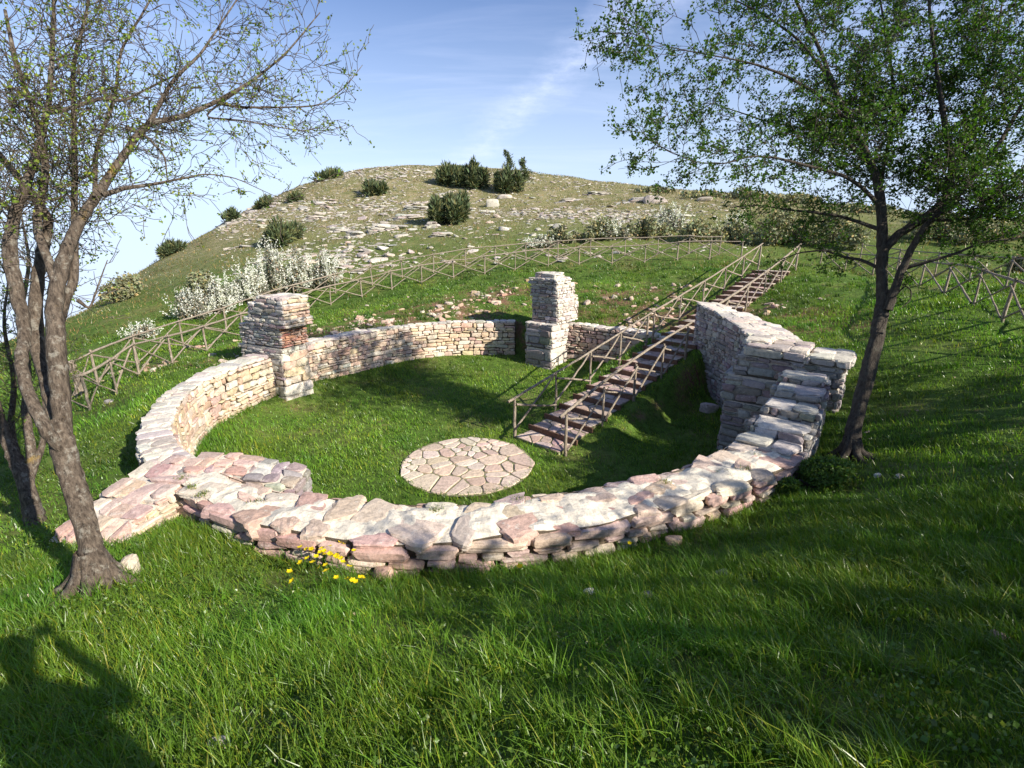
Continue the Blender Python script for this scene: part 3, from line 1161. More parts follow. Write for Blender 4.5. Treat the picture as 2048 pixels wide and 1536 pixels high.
def tube(acc, pts, rad, sides=6, col=(.2, .2, .2), cap=True, noise=0.0):
    pts = np.asarray(pts, float)
    rad = np.broadcast_to(np.asarray(rad, float), (len(pts),)).copy()
    n = len(pts)
    T = np.gradient(pts, axis=0)
    T /= np.linalg.norm(T, axis=1)[:, None] + 1e-9
    ref = np.array([0, 0, 1.0]) if abs(T[0][2]) < .9 else np.array([1.0, 0, 0])
    X = np.cross(T, ref)
    X /= np.linalg.norm(X, axis=1)[:, None] + 1e-9
    for i in range(1, n):
        x = X[i - 1] - T[i] * (X[i - 1] @ T[i])
        l = np.linalg.norm(x)
        X[i] = x / l if l > 1e-6 else X[i]
    Y = np.cross(T, X)
    a = np.linspace(0, 2 * np.pi, sides, endpoint=False)
    rr = rad[:, None] * np.ones((n, sides))
    if noise:
        k1, k2 = rng.uniform(0, 6.28, 2)
        al = np.arange(n)[:, None]
        rr = rr * (1 + noise * (np.sin(3 * a[None] + al * .23 + k1) + .7 * np.sin(5 * a[None] - al * .31 + k2)) + rng.normal(0, noise * .25, (n, sides)))
    V = pts[:, None, :] + rr[:, :, None] * (np.cos(a)[None, :, None] * X[:, None, :] + np.sin(a)[None, :, None] * Y[:, None, :])
    I = np.arange(n * sides).reshape(n, sides)
    Fc = np.stack([I[:-1], np.roll(I[:-1], -1, 1), np.roll(I[1:], -1, 1), I[1:]], -1).reshape(-1, 4)
    V = V.reshape(-1, 3)
    if cap:
        k = len(V)
        V = np.concatenate([V, pts[:1], pts[-1:]])
        f0 = [[I[0][(i + 1) % sides], I[0][i], k, k] for i in range(sides)]
        f1 = [[I[-1][i], I[-1][(i + 1) % sides], k + 1, k + 1] for i in range(sides)]
        Fc = np.concatenate([Fc, f0, f1])
    acc.add(V, Fc, np.array(col))


def fix_tri(o):
    """quads written with a doubled corner become clean triangles"""
    me = o.data
    me.validate(verbose=False)
    return o


def pole(name, p, q, r, parent, bend=.02, sides=8, r2=None, shade=1.0):
    acc = Acc()
    p, q = np.array(p, float), np.array(q, float)
    L = np.linalg.norm(q - p)
    n = max(3, int(L / .25) + 2)
    f = np.linspace(0, 1, n)
    off = rng.normal(0, bend * 1.5, 3)
    pts = p[None] * (1 - f[:, None]) + q[None] * f[:, None] + np.sin(np.pi * f)[:, None] * off + rng.normal(0, .004, (n, 3))
    r = r * random.uniform(.82, 1.22)
    tube(acc, pts, np.linspace(r, r2 or r * .85, n) * rng.uniform(.94, 1.06, n), sides, (.3, .25, .2))
    return fix_tri(acc.build(name, M_WOOD, parent, True))


for i in range(NSTEP):
    u0, u1 = i * RUN, (i + 1) * RUN
    z_ = i * RISE + .03
    bnd = [(u0 + .03, -HWID), (u1 + .05, -HWID), (u1 + .05, HWID), (u0 + .03, HWID)]
    vs, fs, cs = voronoi_flags(None, bnd, 9 if i < 14 else 7, .012, z_, stf, th=.06, pal='step')
    st_o = pymesh('step', vs, fs, cs, M_PAVE, stair)
    st_o['label'] = 'flagged step'
    # bedding under the flags
    be = Acc()
    c8 = [stf(u0 + .02, -HWID, z_ - .014), stf(u1 + .06, -HWID, z_ - .014), stf(u1 + .06, HWID, z_ - .014), stf(u0 + .02, HWID, z_ - .014)]
    c8 += [(x, y, zq - .22) for x, y, zq in c8]
    be.add(c8, [[0, 1, 2, 3], [4, 7, 6, 5], [0, 4, 5, 1], [1, 5, 6, 2], [2, 6, 7, 3], [3, 7, 4, 0]], (.1, .08, .05))
    bo = be.build('step_bed', M_EARTH, stair)
    if i > 0:
        a_ = stf(u0 + .0, -HWID - .08, z_ - .06)
        b2 = stf(u0 + .0, HWID + .08, z_ - .06)
        acc = Acc()
        hx = np.array([STD[0], STD[1], 0]) * .022
        up = np.array([0, 0, .064])
        a_, b2 = np.array(a_), np.array(b2)
        box = [a_ - hx - up, b2 - hx - up, b2 + hx - up, a_ + hx - up, a_ - hx + up, b2 - hx + up, b2 + hx + up, a_ + hx + up]
        acc.add(box, [[0, 1, 2, 3], [4, 7, 6, 5], [0, 4, 5, 1], [1, 5, 6, 2], [2, 6, 7, 3], [3, 7, 4, 0]], (.2, .1, .06))
        M_RISER = bpy.data.materials.get('dark_timber') or mat_bark('dark_timber', (.10, .055, .036), (.20, .115, .075), (.26, .18, .13), .3)
        acc.build('riser_board', M_RISER, stair)


def stp(u, v, dz=0.0):
    x, y, _ = stf(u, v, 0)
    return np.array([x, y, u / RUN * RISE + dz])


def railing(label, u0, u1, v, nb, tip0=.25, tip1=.2):
    """hand rail of round poles with crossed braces"""
    p = stp(u0, v)
    root = empty('handrail', p, label, 'handrail', 'pole handrails of the stairs')
    us = np.linspace(u0, u1, nb + 1)
    H_ = .93
    for i, u in enumerate(us):
        pole('post', stp(u, v, -.15), stp(u + rng.normal(0, .01), v, H_ - .02), .034, root, .008)
    pole('top_rail', stp(u0 - tip0, v, H_ + .02), stp(u1 + tip1, v, H_ + .02), .038, root, .03)
    for i in range(nb):
        s_ = .05 if v > 0 else -.05
        pole('brace', stp(us[i], v + s_, .05), stp(us[i + 1], v + s_, H_ - .08), .025, root, .015)
        pole('brace', stp(us[i], v - s_ * .9, H_ - .14), stp(us[i + 1], v - s_ * .9, .06), .024, root, .015)
    return root


railing('lower handrail on the grassy left side of the stairs, ending above the lawn', .12, 6.35, HWID + .10, 4)
railing('upper handrail on the left side of the stairs, from the wall gap to the fence', 6.75, 16.1, HWID + .10, 5, .15)
railing('lower handrail on the shaded right side of the stairs, starting at the paved circle', .15, 5.95, -HWID - .10, 4)
railing('upper handrail on the right side of the stairs, rising behind the high wall', 6.9, 16.1, -HWID - .10, 5, .1)


# ------------------------------------------------------------------ fences
def snap(q):
    return np.array([q[0], q[1], G1(q[0], q[1])])


def fence(label, pts, hgt=.95, r=.033, rail2=False, group='rustic pole fences round the site', lean=None):
    pts = [snap(p) for p in pts]
    root = empty('pole_fence', pts[0], label, 'fence', group)
    root['kind'] = 'thing'
    tops = []
    for p in pts:
        tp = p + np.array([rng.normal(0, .02), rng.normal(0, .02), hgt])
        pole('post', p - [0, 0, .12], tp + [0, 0, .05 * random.random()], r, root, .008, 6)
        tops.append(tp)
    for i in range(len(pts) - 1):
        a, b_ = pts[i], pts[i + 1]
        d = b_ - a
        nn = np.array([d[1], -d[0], 0])
        nn /= np.linalg.norm(nn) + 1e-9
        up = np.array([0, 0, 1.0])
        pole('rail', a + up * (hgt - .03) - d * .04 + nn * .05, b_ + up * (hgt - .03) + d * .04 + nn * .05, r * .95, root, .012, 6)
        pole('brace', a + up * .06 - nn * .045, b_ + up * (hgt - .1) - nn * .045, r * .72, root, .01, 6)
        pole('brace', a + up * (hgt - .1) + nn * .02, b_ + up * .06 + nn * .02, r * .72, root, .01, 6)
    return root


def offset_path(P, off):
    P = np.array([p[:2] for p in P])
    T = np.gradient(P, axis=0)
    T /= np.linalg.norm(T, axis=1)[:, None]
    Nn = np.stack([-T[:, 1], T[:, 0]], 1)
    Q = P + Nn * off
    # half a bay out of step
    return [(Q[i] + Q[i + 1]) / 2 for i in range(len(Q) - 1)]


fence('inner fence of crossed poles running from the left tree round the back of the ruin', FL)
fence('outer fence of crossed poles along the far side of the footpath, behind the inner one', offset_path(FL, 1.7), 1.0)
fence('inner crossed-pole fence climbing towards the right edge beyond the leafy tree', FR)
fence('outer crossed-pole fence standing behind the fence at the right edge', offset_path(FR, -1.9), 1.0)


# ------------------------------------------------------------------ foliage
def leaf_quads(P, s, col, rnd=None, up=0.3, aspect=.7):
    """small rhombic leaves at points P (n,3) of size s (n,)"""
    n = len(P)
    a = rng.normal(0, 1, (n, 3)) + [0, 0, up]
    a /= np.linalg.norm(a, axis=1)[:, None]
    b_ = np.cross(a, rng.normal(0, 1, (n, 3)))
    b_ /= np.linalg.norm(b_, axis=1)[:, None]
    s = np.broadcast_to(s, (n,))[:, None]
    c = np.cross(a, b_)
    V = np.stack([P, P + b_ * s * .5 + a * s * aspect * .5, P + b_ * s + c * s * .12, P + b_ * s * .5 - a * s * aspect * .5], 1).reshape(-1, 3)
    Fc = np.arange(n * 4).reshape(n, 4)
    return V, Fc, np.repeat(col, 4, axis=0)


def greens(n, base, v=.25, yel=.0):
    c = np.array(base)[None] * rng.uniform(1 - v, 1 + v, (n, 1))
    c = c * rng.uniform(.9, 1.1, (n, 3))
    if yel:
        k = rng.random(n) < yel
        c[k] *= [1.5, 1.15, .9]
    return c


class Tree:
    def __init__(self, bark, *aa, rs=1.0, bud=.35, flat=.7, cap=1.2, tr=.0036, **kk):
        self.rs, self.bud, self.flat, self.cap, self.tr = rs, bud, flat, cap, tr
        self.setup(bark, *aa, **kk)

    def setup(self, bark, leaf_base, leaf_size, per, step=.14, twig_len=.32, lv=3, dens=(5, 5, 6), leafy=1.0, yel=.2, wander=.22, trop=.04, spread=(30, 65), side_min=.006):
        self.w, self.pts = Acc(), []
        self.bark, self.lb, self.ls, self.per = bark, leaf_base, leaf_size, per
        self.step, self.tl, self.lv, self.dens = step, twig_len, lv, dens
        self.leafy, self.yel, self.wander, self.trop, self.spread = leafy, yel, wander, trop, spread

    def grow(self, p, d, L, r, lvl):
        n = max(3, int(L / self.step))
        st_ = L / n
        pts = [p]
        d = np.array(d, float)
        for i in range(n):
            d = d + rng.normal(0, self.wander, 3) + [0, 0, self.trop]
            d /= np.linalg.norm(d)
            p = p + d * st_
            pts.append(p)
        pts = np.array(pts)
        sides = 7 if r > .03 else 5 if r > .012 else 3
        tube(self.w, pts, np.linspace(r, max(r * .45, .0026), len(pts)), sides, (.2, .2, .2), False)
        self.kids(pts, r, L, lvl)

    def kids(self, pts, r, L, lvl, start=.15):
        if lvl >= self.lv:
            m_ = max(1, int(len(pts) * self.leafy))
            k = rng.integers(1, len(pts), m_)
            self.pts.append(pts[k])
            return
        nk = max(1, int(L * self.dens[min(lvl, len(self.dens) - 1)] * random.uniform(.8, 1.2)))
        T = np.gradient(pts, axis=0)
        for _ in range(nk):
            f = random.uniform(start, 1.0)
            k = f * (len(pts) - 1)
            i = min(int(k), len(pts) - 2)
            q = pts[i] + (pts[i + 1] - pts[i]) * (k - i)
            t_ = T[i] / (np.linalg.norm(T[i]) + 1e-9)
            v = rng.normal(0, 1, 3)
            v[2] *= self.flat
            v -= t_ * (v @ t_)
            v /= np.linalg.norm(v)
            an = R(random.uniform(*self.spread))
            dd = t_ * math.cos(an) + v * math.sin(an)
            if lvl == self.lv - 1:
                ll = self.tl * random.uniform(.5, 1.3)
            else:
                ll = max(self.tl * 1.3, min(self.cap * random.uniform(.6, 1.1), L * random.uniform(.28, .5))) * (1 - .35 * f)
            self.grow(q, dd, ll, max(self.tr, r * (1 - .4 * f) * random.uniform(.3, .5)), lvl + 1)

    def limb(self, pix, lvl=0, sprout=True, start=.15, noise=.08, sub=6):
        """pix: rows px, py, D, radius"""
        P = np.array([PD(a, b_, D) for a, b_, D, r in pix])
        rr = np.array([r for *_, r in pix]) * self.rs
        n = len(P)
        t_ = np.arange(n)
        tt = np.linspace(0, n - 1, (n - 1) * sub + 1)
        Q = np.stack([np.interp(tt, t_, P[:, k]) for k in range(3)], 1)
        for _ in range(3):
            Q[1:-1] = (Q[:-2] + 2 * Q[1:-1] + Q[2:]) / 4
        rq = np.interp(tt, t_, rr)
        Q[1:-1] += rng.normal(0, 1, (len(Q) - 2, 3)) * rq[1:-1, None] * .07
        tube(self.w, Q, rq, 18 if rr[0] > .06 else 8, (.2, .2, .2), False, noise if rr[0] > .06 else 0)
        L = float(np.linalg.norm(np.diff(Q, axis=0), axis=1).sum())
        if sprout:
            self.kids(Q, min(float(rq[-1] * 1.5 + .004), .02), L, lvl, start)
        return Q

    def finish(self, name, loc, label, leafname='crown', roots=0):
        root = empty(name, loc, label, 'tree')
        if roots:
            for a in np.linspace(0, 2 * np.pi, 7, endpoint=False):
                a += random.uniform(-.3, .3)
                dd = np.array([math.cos(a), math.sin(a)])
                P_ = []
                for q_, h_ in ((.25, roots * 2.2), (.8, roots * .9), (1.5, roots * .25), (2.4, -.02), (3.2, -.12)):
                    xy = np.array(loc[:2]) + dd * q_ * roots
                    P_.append([xy[0], xy[1], G1(xy[0], xy[1]) + h_])
                tube(self.w, P_, np.array([.55, .45, .36, .24, .12]) * roots, 8, (.2, .2, .2), False)
        self.w.build('trunk', self.bark, root, True)
        P = np.concatenate(self.pts)
        k = self.per
        Q = np.repeat(P, k, axis=0) + rng.normal(0, self.ls * self.bud, (len(P) * k, 3))
        V, Fc, C = leaf_quads(Q, self.ls * rng.uniform(.55, 1.25, len(Q)), greens(len(Q), self.lb, .3, self.yel))
        me = npmesh(leafname, V, Fc, C)
        link(leafname, me, M_LEAF, root)
        print(name, 'leaves', len(Q), 'wood verts', self.w.n)
        return root


# left tree: gnarled, just coming into leaf
K0 = hit(200, 1175)[1] / 4.15 * .57
K3 = hit(1697, 918)[1] / 8.6 * .74
Tl = Tree(M_BARK_L, (.16, .23, .035), .032, 5, .085, .24, 3, (9.0, 9.0, 8.5), .34, .25, .27, .03, rs=K0, bud=.55, cap=1.0)
base, _ = hit(195, 1165)
D0 = hit(200, 1175)[1]
print('D0', D0, hit(1697, 918)[1], hit(68, 1045)[1])
Tl.limb([(214, 1250, D0, .24), (205, 1200, D0, .175), (194, 1130, D0, .15), (172, 1060, D0, .138), (148, 980, D0, .136), (130, 900, D0, .155), (118, 840, D0, .12)], sprout=False, noise=.11)
Tl.limb([(136, 930, D0, .09), (120, 800, D0, .12), (112, 700, D0 - .05, .12), (108, 610, D0, .10), (125, 520, D0 + .05, .09), (155, 450, D0 + .1, .075), (190, 395, D0 + .15, .065), (235, 330, D0 + .25, .055), (270, 275, D0 + .35, .05), (300, 245, D0 + .4, .045), (360, 235, D0 + .5, .038), (430, 205, D0 + .7, .032), (500, 165, D0 + .8, .022), (570, 110, D0 + .9, .015), (640, 25, D0 + 1.0, .008)], lvl=0, start=.35)
Tl.limb([(430, 205, D0 + .7, .028), (480, 215, D0 + .8, .02), (560, 215, D0 + .9, .015), (640, 212, D0 + 1.0, .012), (690, 175, D0 + 1.05, .008), (725, 130, D0 + 1.1, .005)], 1)
Tl.limb([(500, 165, D0 + .8, .018), (400, 235, D0 + .7, .016), (480, 240, D0 + .7, .012), (560, 255, D0 + .75, .009), (610, 262, D0 + .8, .007), (640, 255, D0 + .8, .005)], 1)
Tl.limb([(300, 245, D0 + .4, .035), (345, 160, D0 + .5, .028), (400, 110, D0 + .6, .02), (440, 50, D0 + .7, .015), (480, -10, D0 + .8, .01)], 0)
Tl.limb([(205, 390, D0 + .1, .04), (250, 376, D0 + .2, .03), (310, 368, D0 + .3, .022), (360, 358, D0 + .4, .016), (410, 347, D0 + .5, .011), (470, 355, D0 + .6, .008), (540, 388, D0 + .7, .005), (575, 402, D0 + .7, .003)], 1)
Tl.limb([(250, 255, D0 + .3, .03), (290, 270, D0 + .4, .024), (330, 310, D0 + .5, .014), (335, 365, D0 + .5, .008)], 1)
Tl.limb([(138, 925, D0 + .02, .05), (95, 865, D0 - .18, .085), (60, 800, D0 - .2, .075), (40, 730, D0 - .15, .075), (50, 660, D0, .08), (30, 570, D0, .09), (18, 500, D0, .09), (28, 430, D0, .07), (55, 360, D0, .06), (85, 270, D0, .045), (100, 190, D0, .035), (105, 90, D0 + .1, .03), (108, -20, D0 + .1, .02)], 0, start=.5)
Tl.limb([(126, 890, D0, .05), (98, 790, D0 + .1, .08), (75, 700, D0 + .2, .09), (70, 600, D0 + .25, .085), (85, 500, D0 + .3, .08), (100, 440, D0 + .3, .06), (60, 380, D0 + .35, .06), (15, 330, D0 + .4, .05), (-40, 260, D0 + .4, .04)], 0, start=.4)
Tl.limb([(98, 225, D0, .035), (130, 220, D0 + .05, .03), (165, 208, D0 + .1, .028), (205, 196, D0 + .15, .025), (245, 203, D0 + .2, .02), (290, 180, D0 + .3, .016), (350, 150, D0 + .4, .012)], 0)
Tl.limb([(112, 640, D0 + .1, .07), (150, 560, D0 + .15, .06), (148, 470, D0 + .2, .05), (150, 380, D0 + .25, .042), (148, 260, D0 + .3, .036), (145, 130, D0 + .35, .03), (175, 20, D0 + .4, .02), (180, -60, D0 + .4, .015)], 0, start=.35)
Tl.limb([(110, 560, D0, .06), (70, 450, D0 + .1, .055), (95, 330, D0 + .1, .045), (70, 230, D0, .035), (30, 120, D0, .03), (10, 20, D0, .02)], 0, start=.4)
Tl.limb([(190, 395, D0 + .1, .035), (190, 300, D0 + .3, .03), (230, 200, D0 + .4, .025), (240, 100, D0 + .5, .02), (290, 20, D0 + .6, .015), (330, -60, D0 + .6, .01)], 0)
Tl.limb([(20, 420, D0 + .3, .04), (-30, 380, D0 + .3, .03), (-60, 200, D0 + .4, .02)], 0)
Tl.limb([(155, 600, D0 + .1, .03), (180, 620, D0 + .2, .015), (200, 560, D0 + .3, .01), (215, 520, D0 + .3, .006)], 1)
Tl.finish('hawthorn_tree', base, 'gnarled grey tree with a hollow trunk and yellow lichen on a branch, budding', roots=.15)

# second, smaller multi-stemmed tree behind it at the edge
T2 = Tree(M_BARK_L, (.14, .20, .04), .028, 3, .10, .24, 2, (6, 7), 1.0, .25, .25, .06)
D2 = hit(68, 1045)[1]
b2_, _ = hit(68, 1045)
T2.limb([(80, 1060, D2, .14), (62, 1010, D2, .10), (48, 960, D2, .09), (22, 900, D2, .075), (0, 840, D2, .06), (-20, 760, D2, .05), (-30, 600, D2, .04), (-20, 420, D2 + .1, .02)], 0, start=.4)
T2.limb([(55, 985, D2 + .1, .07), (62, 900, D2 + .1, .055), (50, 820, D2 + .2, .05), (58, 740, D2 + .3, .04), (40, 640, D2 + .3, .03), (60, 520, D2 + .3, .02), (40, 420, D2 + .3, .01)], 0, start=.3)
T2.limb([(50, 970, D2 + .1, .05), (20, 860, D2 + .2, .04), (30, 760, D2 + .2, .03), (5, 650, D2 + .2, .02), (20, 540, D2 + .2, .01)], 0, start=.3)
T2.limb([(60, 960, D2 + .1, .05), (95, 860, D2 + .2, .035), (85, 740, D2 + .2, .03), (130, 640, D2 + .2, .02), (150, 560, D2 + .3, .008)], 0, start=.3)
T2.finish('hawthorn_tree', b2_, 'slender many-stemmed tree at the left edge, behind the gnarled grey one')

# right tree
Tr = Tree(M_BARK_R, (.050, .108, .012), .047, 7, .12, .34, 3, (7.8, 8.6, 7.6), .95, .22, .17, .01, (35, 75), rs=K3, bud=.6, flat=.38, cap=1.5, tr=.0055)
D3 = hit(1697, 918)[1]
b3, _ = hit(1697, 918)
Tr.limb([(1688, 945, D3, .26), (1698, 900, D3, .17), (1712, 840, D3, .15), (1730, 770, D3, .15), (1748, 700, D3, .15), (1760, 640, D3, .14), (1768, 580, D3, .14)], sprout=False, noise=.08)
Tr.limb([(1766, 600, D3, .12), (1764, 540, D3, .11), (1765, 480, D3, .11), (1762, 420, D3, .10), (1755, 360, D3, .09), (1735, 310, D3, .075), (1700, 240, D3, .06), (1670, 180, D3, .05), (1640, 100, D3, .04), (1600, 20, D3, .03), (1570, -60, D3, .02)], 0, start=.3)
Tr.limb([(1768, 500, D3, .10), (1800, 465, D3 - .1, .09), (1850, 435, D3 - .2, .085), (1890, 400, D3 - .3, .08), (1905, 340, D3 - .3, .07), (1890, 250, D3 - .3, .055), (1875, 150, D3 - .3, .04), (1860, 40, D3 - .3, .03), (1855, -60, D3 - .3, .02)], 0, start=.3)
Tr.limb([(1775, 620, D3 - .1, .10), (1795, 560, D3 - .2, .08), (1822, 500, D3 - .3, .07), (1850, 450, D3 - .5, .06), (1920, 390, D3 - .6, .05), (1990, 300, D3 - .7, .04), (2050, 200, D3 - .7, .03), (2090, 80, D3 - .7, .02)], 0, start=.4)
Tr.limb([(1762, 460, D3, .05), (1720, 445, D3 + .1, .04), (1680, 432, D3 + .2, .034), (1630, 425, D3 + .3, .028), (1580, 420, D3 + .4, .022), (1520, 410, D3 + .5, .015), (1460, 415, D3 + .5, .008)], 1)
Tr.limb([(1758, 410, D3, .05), (1725, 375, D3 - .1, .045), (1690, 352, D3 - .2, .04), (1640, 338, D3 - .3, .034), (1590, 325, D3 - .4, .028), (1550, 315, D3 - .5, .024), (1500, 312, D3 - .6, .019), (1450, 328, D3 - .6, .014), (1390, 325, D3 - .7, .01), (1330, 298, D3 - .7, .006), (1288, 272, D3 - .7, .004)], 1)
Tr.limb([(1735, 320, D3, .045), (1700, 290, D3 + .2, .04), (1650, 265, D3 + .3, .032), (1600, 255, D3 + .4, .026), (1540, 245, D3 + .4, .02), (1480, 225, D3 + .5, .014), (1420, 205, D3 + .5, .009), (1370, 215, D3 + .5, .004)], 1)
Tr.limb([(1700, 245, D3, .04), (1640, 190, D3 - .3, .034), (1570, 150, D3 - .5, .028), (1500, 125, D3 - .6, .02), (1420, 110, D3 - .7, .014), (1340, 95, D3 - .8, .009), (1290, 75, D3 - .8, .006), (1250, 62, D3 - .8, .003)], 1)
Tr.limb([(1660, 160, D3, .035), (1600, 80, D3 + .3, .028), (1530, 30, D3 + .4, .02), (1450, -10, D3 + .5, .014), (1380, -50, D3 + .5, .008)], 1)
Tr.limb([(1765, 540, D3, .045), (1725, 520, D3 + .2, .036), (1690, 515, D3 + .3, .03), (1650, 500, D3 + .4, .024), (1600, 505, D3 + .5, .016), (1560, 520, D3 + .5, .008)], 1)
Tr.limb([(1755, 400, D3, .05), (1770, 320, D3 + .3, .04), (1790, 220, D3 + .4, .035), (1780, 110, D3 + .5, .028), (1760, 0, D3 + .6, .02), (1750, -70, D3 + .6, .01)], 0)
Tr.limb([(1800, 540, D3 - .2, .04), (1850, 525, D3 - .4, .034), (1910, 508, D3 - .6, .028), (1960, 485, D3 - .8, .022), (2020, 478, D3 - .9, .014), (2070, 470, D3 - 1, .008)], 1)
Tr.limb([(1860, 440, D3 - .3, .04), (1920, 440, D3 - .5, .03), (1980, 430, D3 - .6, .025), (2050, 445, D3 - .7, .018), (2120, 430, D3 - .8, .01)], 1)
Tr.limb([(1900, 350, D3 - .3, .04), (1950, 250, D3 - .1, .03), (1980, 150, D3, .025), (2000, 40, D3, .02), (2010, -50, D3, .01)], 0)
Tr.limb([(1775, 610, D3, .02), (1810, 570, D3 - .2, .016), (1822, 580, D3 - .2, .014), (1822, 600, D3 - .2, .012), (1800, 618, D3 - .2, .008)], 2)
Tr.finish('hawthorn_tree', b3, 'leafy dark-stemmed tree with a leaning trunk, growing outside the right pillar', roots=.15)

# two more trees beyond the frame's right edge; they throw the long streaks of shade on the bank
for k, (x, y, h_, lab) in enumerate([(8.8, -2.4, 2.0, 'round leafy tree right of the photographer, dappling the near grass with shade'), (10.4, -.4, 2.3, 'leafy tree casting streaks of shade across the lower right bank'), (12.6, 4.2, 3.2, 'leafy tree up the bank, shading the grass beside the right trunk'), (11.6, 1.8, 2.3, 'leafy tree between two others on the bank right of the view')]):
    T4 = Tree(M_BARK_R, (.06, .12, .018), .085, 7, .2, .5, 2, (5.4, 6.4), 1.0, .2, .18, .03)
    z0 = G1(x, y)
    p0 = np.array([x, y, z0 - .2])
    tr_ = np.array([p0, p0 + [0.05, .02, 1.0], p0 + [-.1, .1, (2.3, 2.0, 1.6, 1.6)[k]]])
    tube(T4.w, tr_, [.2, .16, .13], 9, (.2, .2, .2), False)
    for a in np.linspace(0, 2 * np.pi, 7, endpoint=False):
        d = np.array([math.cos(a + k), math.sin(a + k), random.uniform(.5, 1.5)])
        T4.grow(tr_[-1], d / np.linalg.norm(d), random.uniform(.6, .9) * h_, .07, 0)
    T4.finish('hawthorn_tree', (x, y, z0), lab)


# ------------------------------------------------------------------ shrubs on the hill
def shrub(kind, px, py, wpx, hpx, label, group=None, cat='shrub', name=None, dens=1.0):
    q, D = hit(px, py)
    w, h_ = wpx / F * D * .5, hpx / F * D
    n = int({'juniper': 2600, 'scrub': 1500, 'blossom': 1400, 'leafy': 2600}[kind] * dens * min(2.2, max(.25, (wpx * hpx) / 3500.0)))
    root_name = name or {'juniper': 'juniper_bush', 'scrub': 'scrub_bush', 'blossom': 'blackthorn_bush', 'leafy': 'green_bush'}[kind]
    root = empty(root_name, q, label, cat, group)
    # a handful of lobes give the uneven outline
    nl = 7 if kind != 'juniper' else 9
    la = rng.uniform(0, 2 * np.pi, nl)
    lr = rng.uniform(.0, .95, nl)
    lx, ly = lr * np.cos(la) * w, lr * np.sin(la) * w * .8
    lh = h_ * rng.uniform(.6, 1.08, nl) * (1 - .35 * lr)
    lw = w * rng.uniform(.22, .46, nl)
    k = rng.integers(0, nl, n)
    u = rng.normal(0, 1, (n, 3))
    u /= np.linalg.norm(u, axis=1)[:, None]
    rad = rng.uniform(.25, 1.25, (n, 1)) ** .5
    P = np.stack([lx[k] + u[:, 0] * lw[k] * rad[:, 0], ly[k] + u[:, 1] * lw[k] * rad[:, 0], lh[k] * (.52 + .48 * u[:, 2] * rad[:, 0])], 1)
    P[:, 2] = np.maximum(P[:, 2], .03)
    P = P + q
    P[:, 2] += ground(P[:, 0], P[:, 1]) - q[2]
    st_ = Acc()
    for _ in range(10):
        i = rng.integers(0, n)
        tube(st_, [q + [rng.normal(0, w * .12), rng.normal(0, w * .12), -.1], (q + P[i]) / 2 + rng.normal(0, .05, 3), P[i]], [.035, .02, .008], 4, (.2, .2, .2), False)
    st_.build('stem', M_BARK_R if kind != 'blossom' else M_BARK_L, root)
    s0 = max(.035, D * .0052)
    if kind in ('juniper',):
        # upright pointed sprays
        up = np.array([0, 0, 1.0]) * .55 + u * .8 + rng.normal(0, .25, (n, 3))
        up /= np.linalg.norm(up, axis=1)[:, None]
        sd = np.cross(up, rng.normal(0, 1, (n, 3)))
        sd /= np.linalg.norm(sd, axis=1)[:, None]
        s = (s0 * rng.uniform(.7, 2.0, n))[:, None]
        V = np.stack([P - sd * s * .22, P + sd * s * .22, P + up * s * 1.1 + sd * s * .03, P + up * s * 1.1 - sd * s * .03], 1).reshape(-1, 3)
        C = np.repeat(greens(n, (.080, .105, .050), .5, .25), 4, axis=0)
        link('foliage', npmesh('foliage', V, np.arange(n * 4).reshape(n, 4), C), M_NEEDLE, root)
    else:
        base_ = {'scrub': (.20, .21, .12), 'blossom': (.17, .17, .13), 'leafy': (.085, .15, .03)}[kind]
        V, Fc, C = leaf_quads(P, s0 * rng.uniform(.6, 1.5, n) * (.8 if kind == 'blossom' else 1), greens(n, base_, .35, .2), up=.5)
        link('foliage', npmesh('foliage', V, Fc, C), M_NEEDLE if kind != 'leafy' else M_LEAF, root)
    if kind == 'blossom':
        m_ = int(n * 1.5)
        k = rng.integers(0, nl, m_)
        t_ = rng.uniform(.25, 1.12, m_)
        P = np.stack([lx[k] + rng.normal(0, 1, m_) * lw[k] * .55, ly[k] + rng.normal(0, 1, m_) * lw[k] * .55, lh[k] * t_], 1) + q
        # flowers follow upright sprays
        spx = (rng.integers(0, 70, m_))
        off = rng.normal(0, .5, (70, 2)) * w * 1.05
        ln_ = rng.normal(0, .35, (70, 2)) * w
        P[:, 0] = q[0] + off[spx, 0] + rng.normal(0, .035 * w, m_)
        P[:, 1] = q[1] + off[spx, 1] * .8 + rng.normal(0, .05 * w, m_)
        hs_ = rng.uniform(.35, 1.12, 70) * h_ * (1.05 - .3 * np.clip(np.abs(off[:, 0]) / w, 0, 1.5))
        ft = rng.uniform(.3, 1.0, m_)
        P[:, :2] += ln_[spx] * ft[:, None]
        P[:, 2] = q[2] + hs_[spx] * ft
        V, Fc, C = leaf_quads(P, s0 * rng.uniform(.34, .66, m_), np.clip(rng.uniform(.62, .82, (m_, 1)) * np.array([[1, .98, .93]]), 0, 1), up=.4)
        link('blossom', npmesh('blossom', V, Fc, C), M_PETAL, root)
    return root


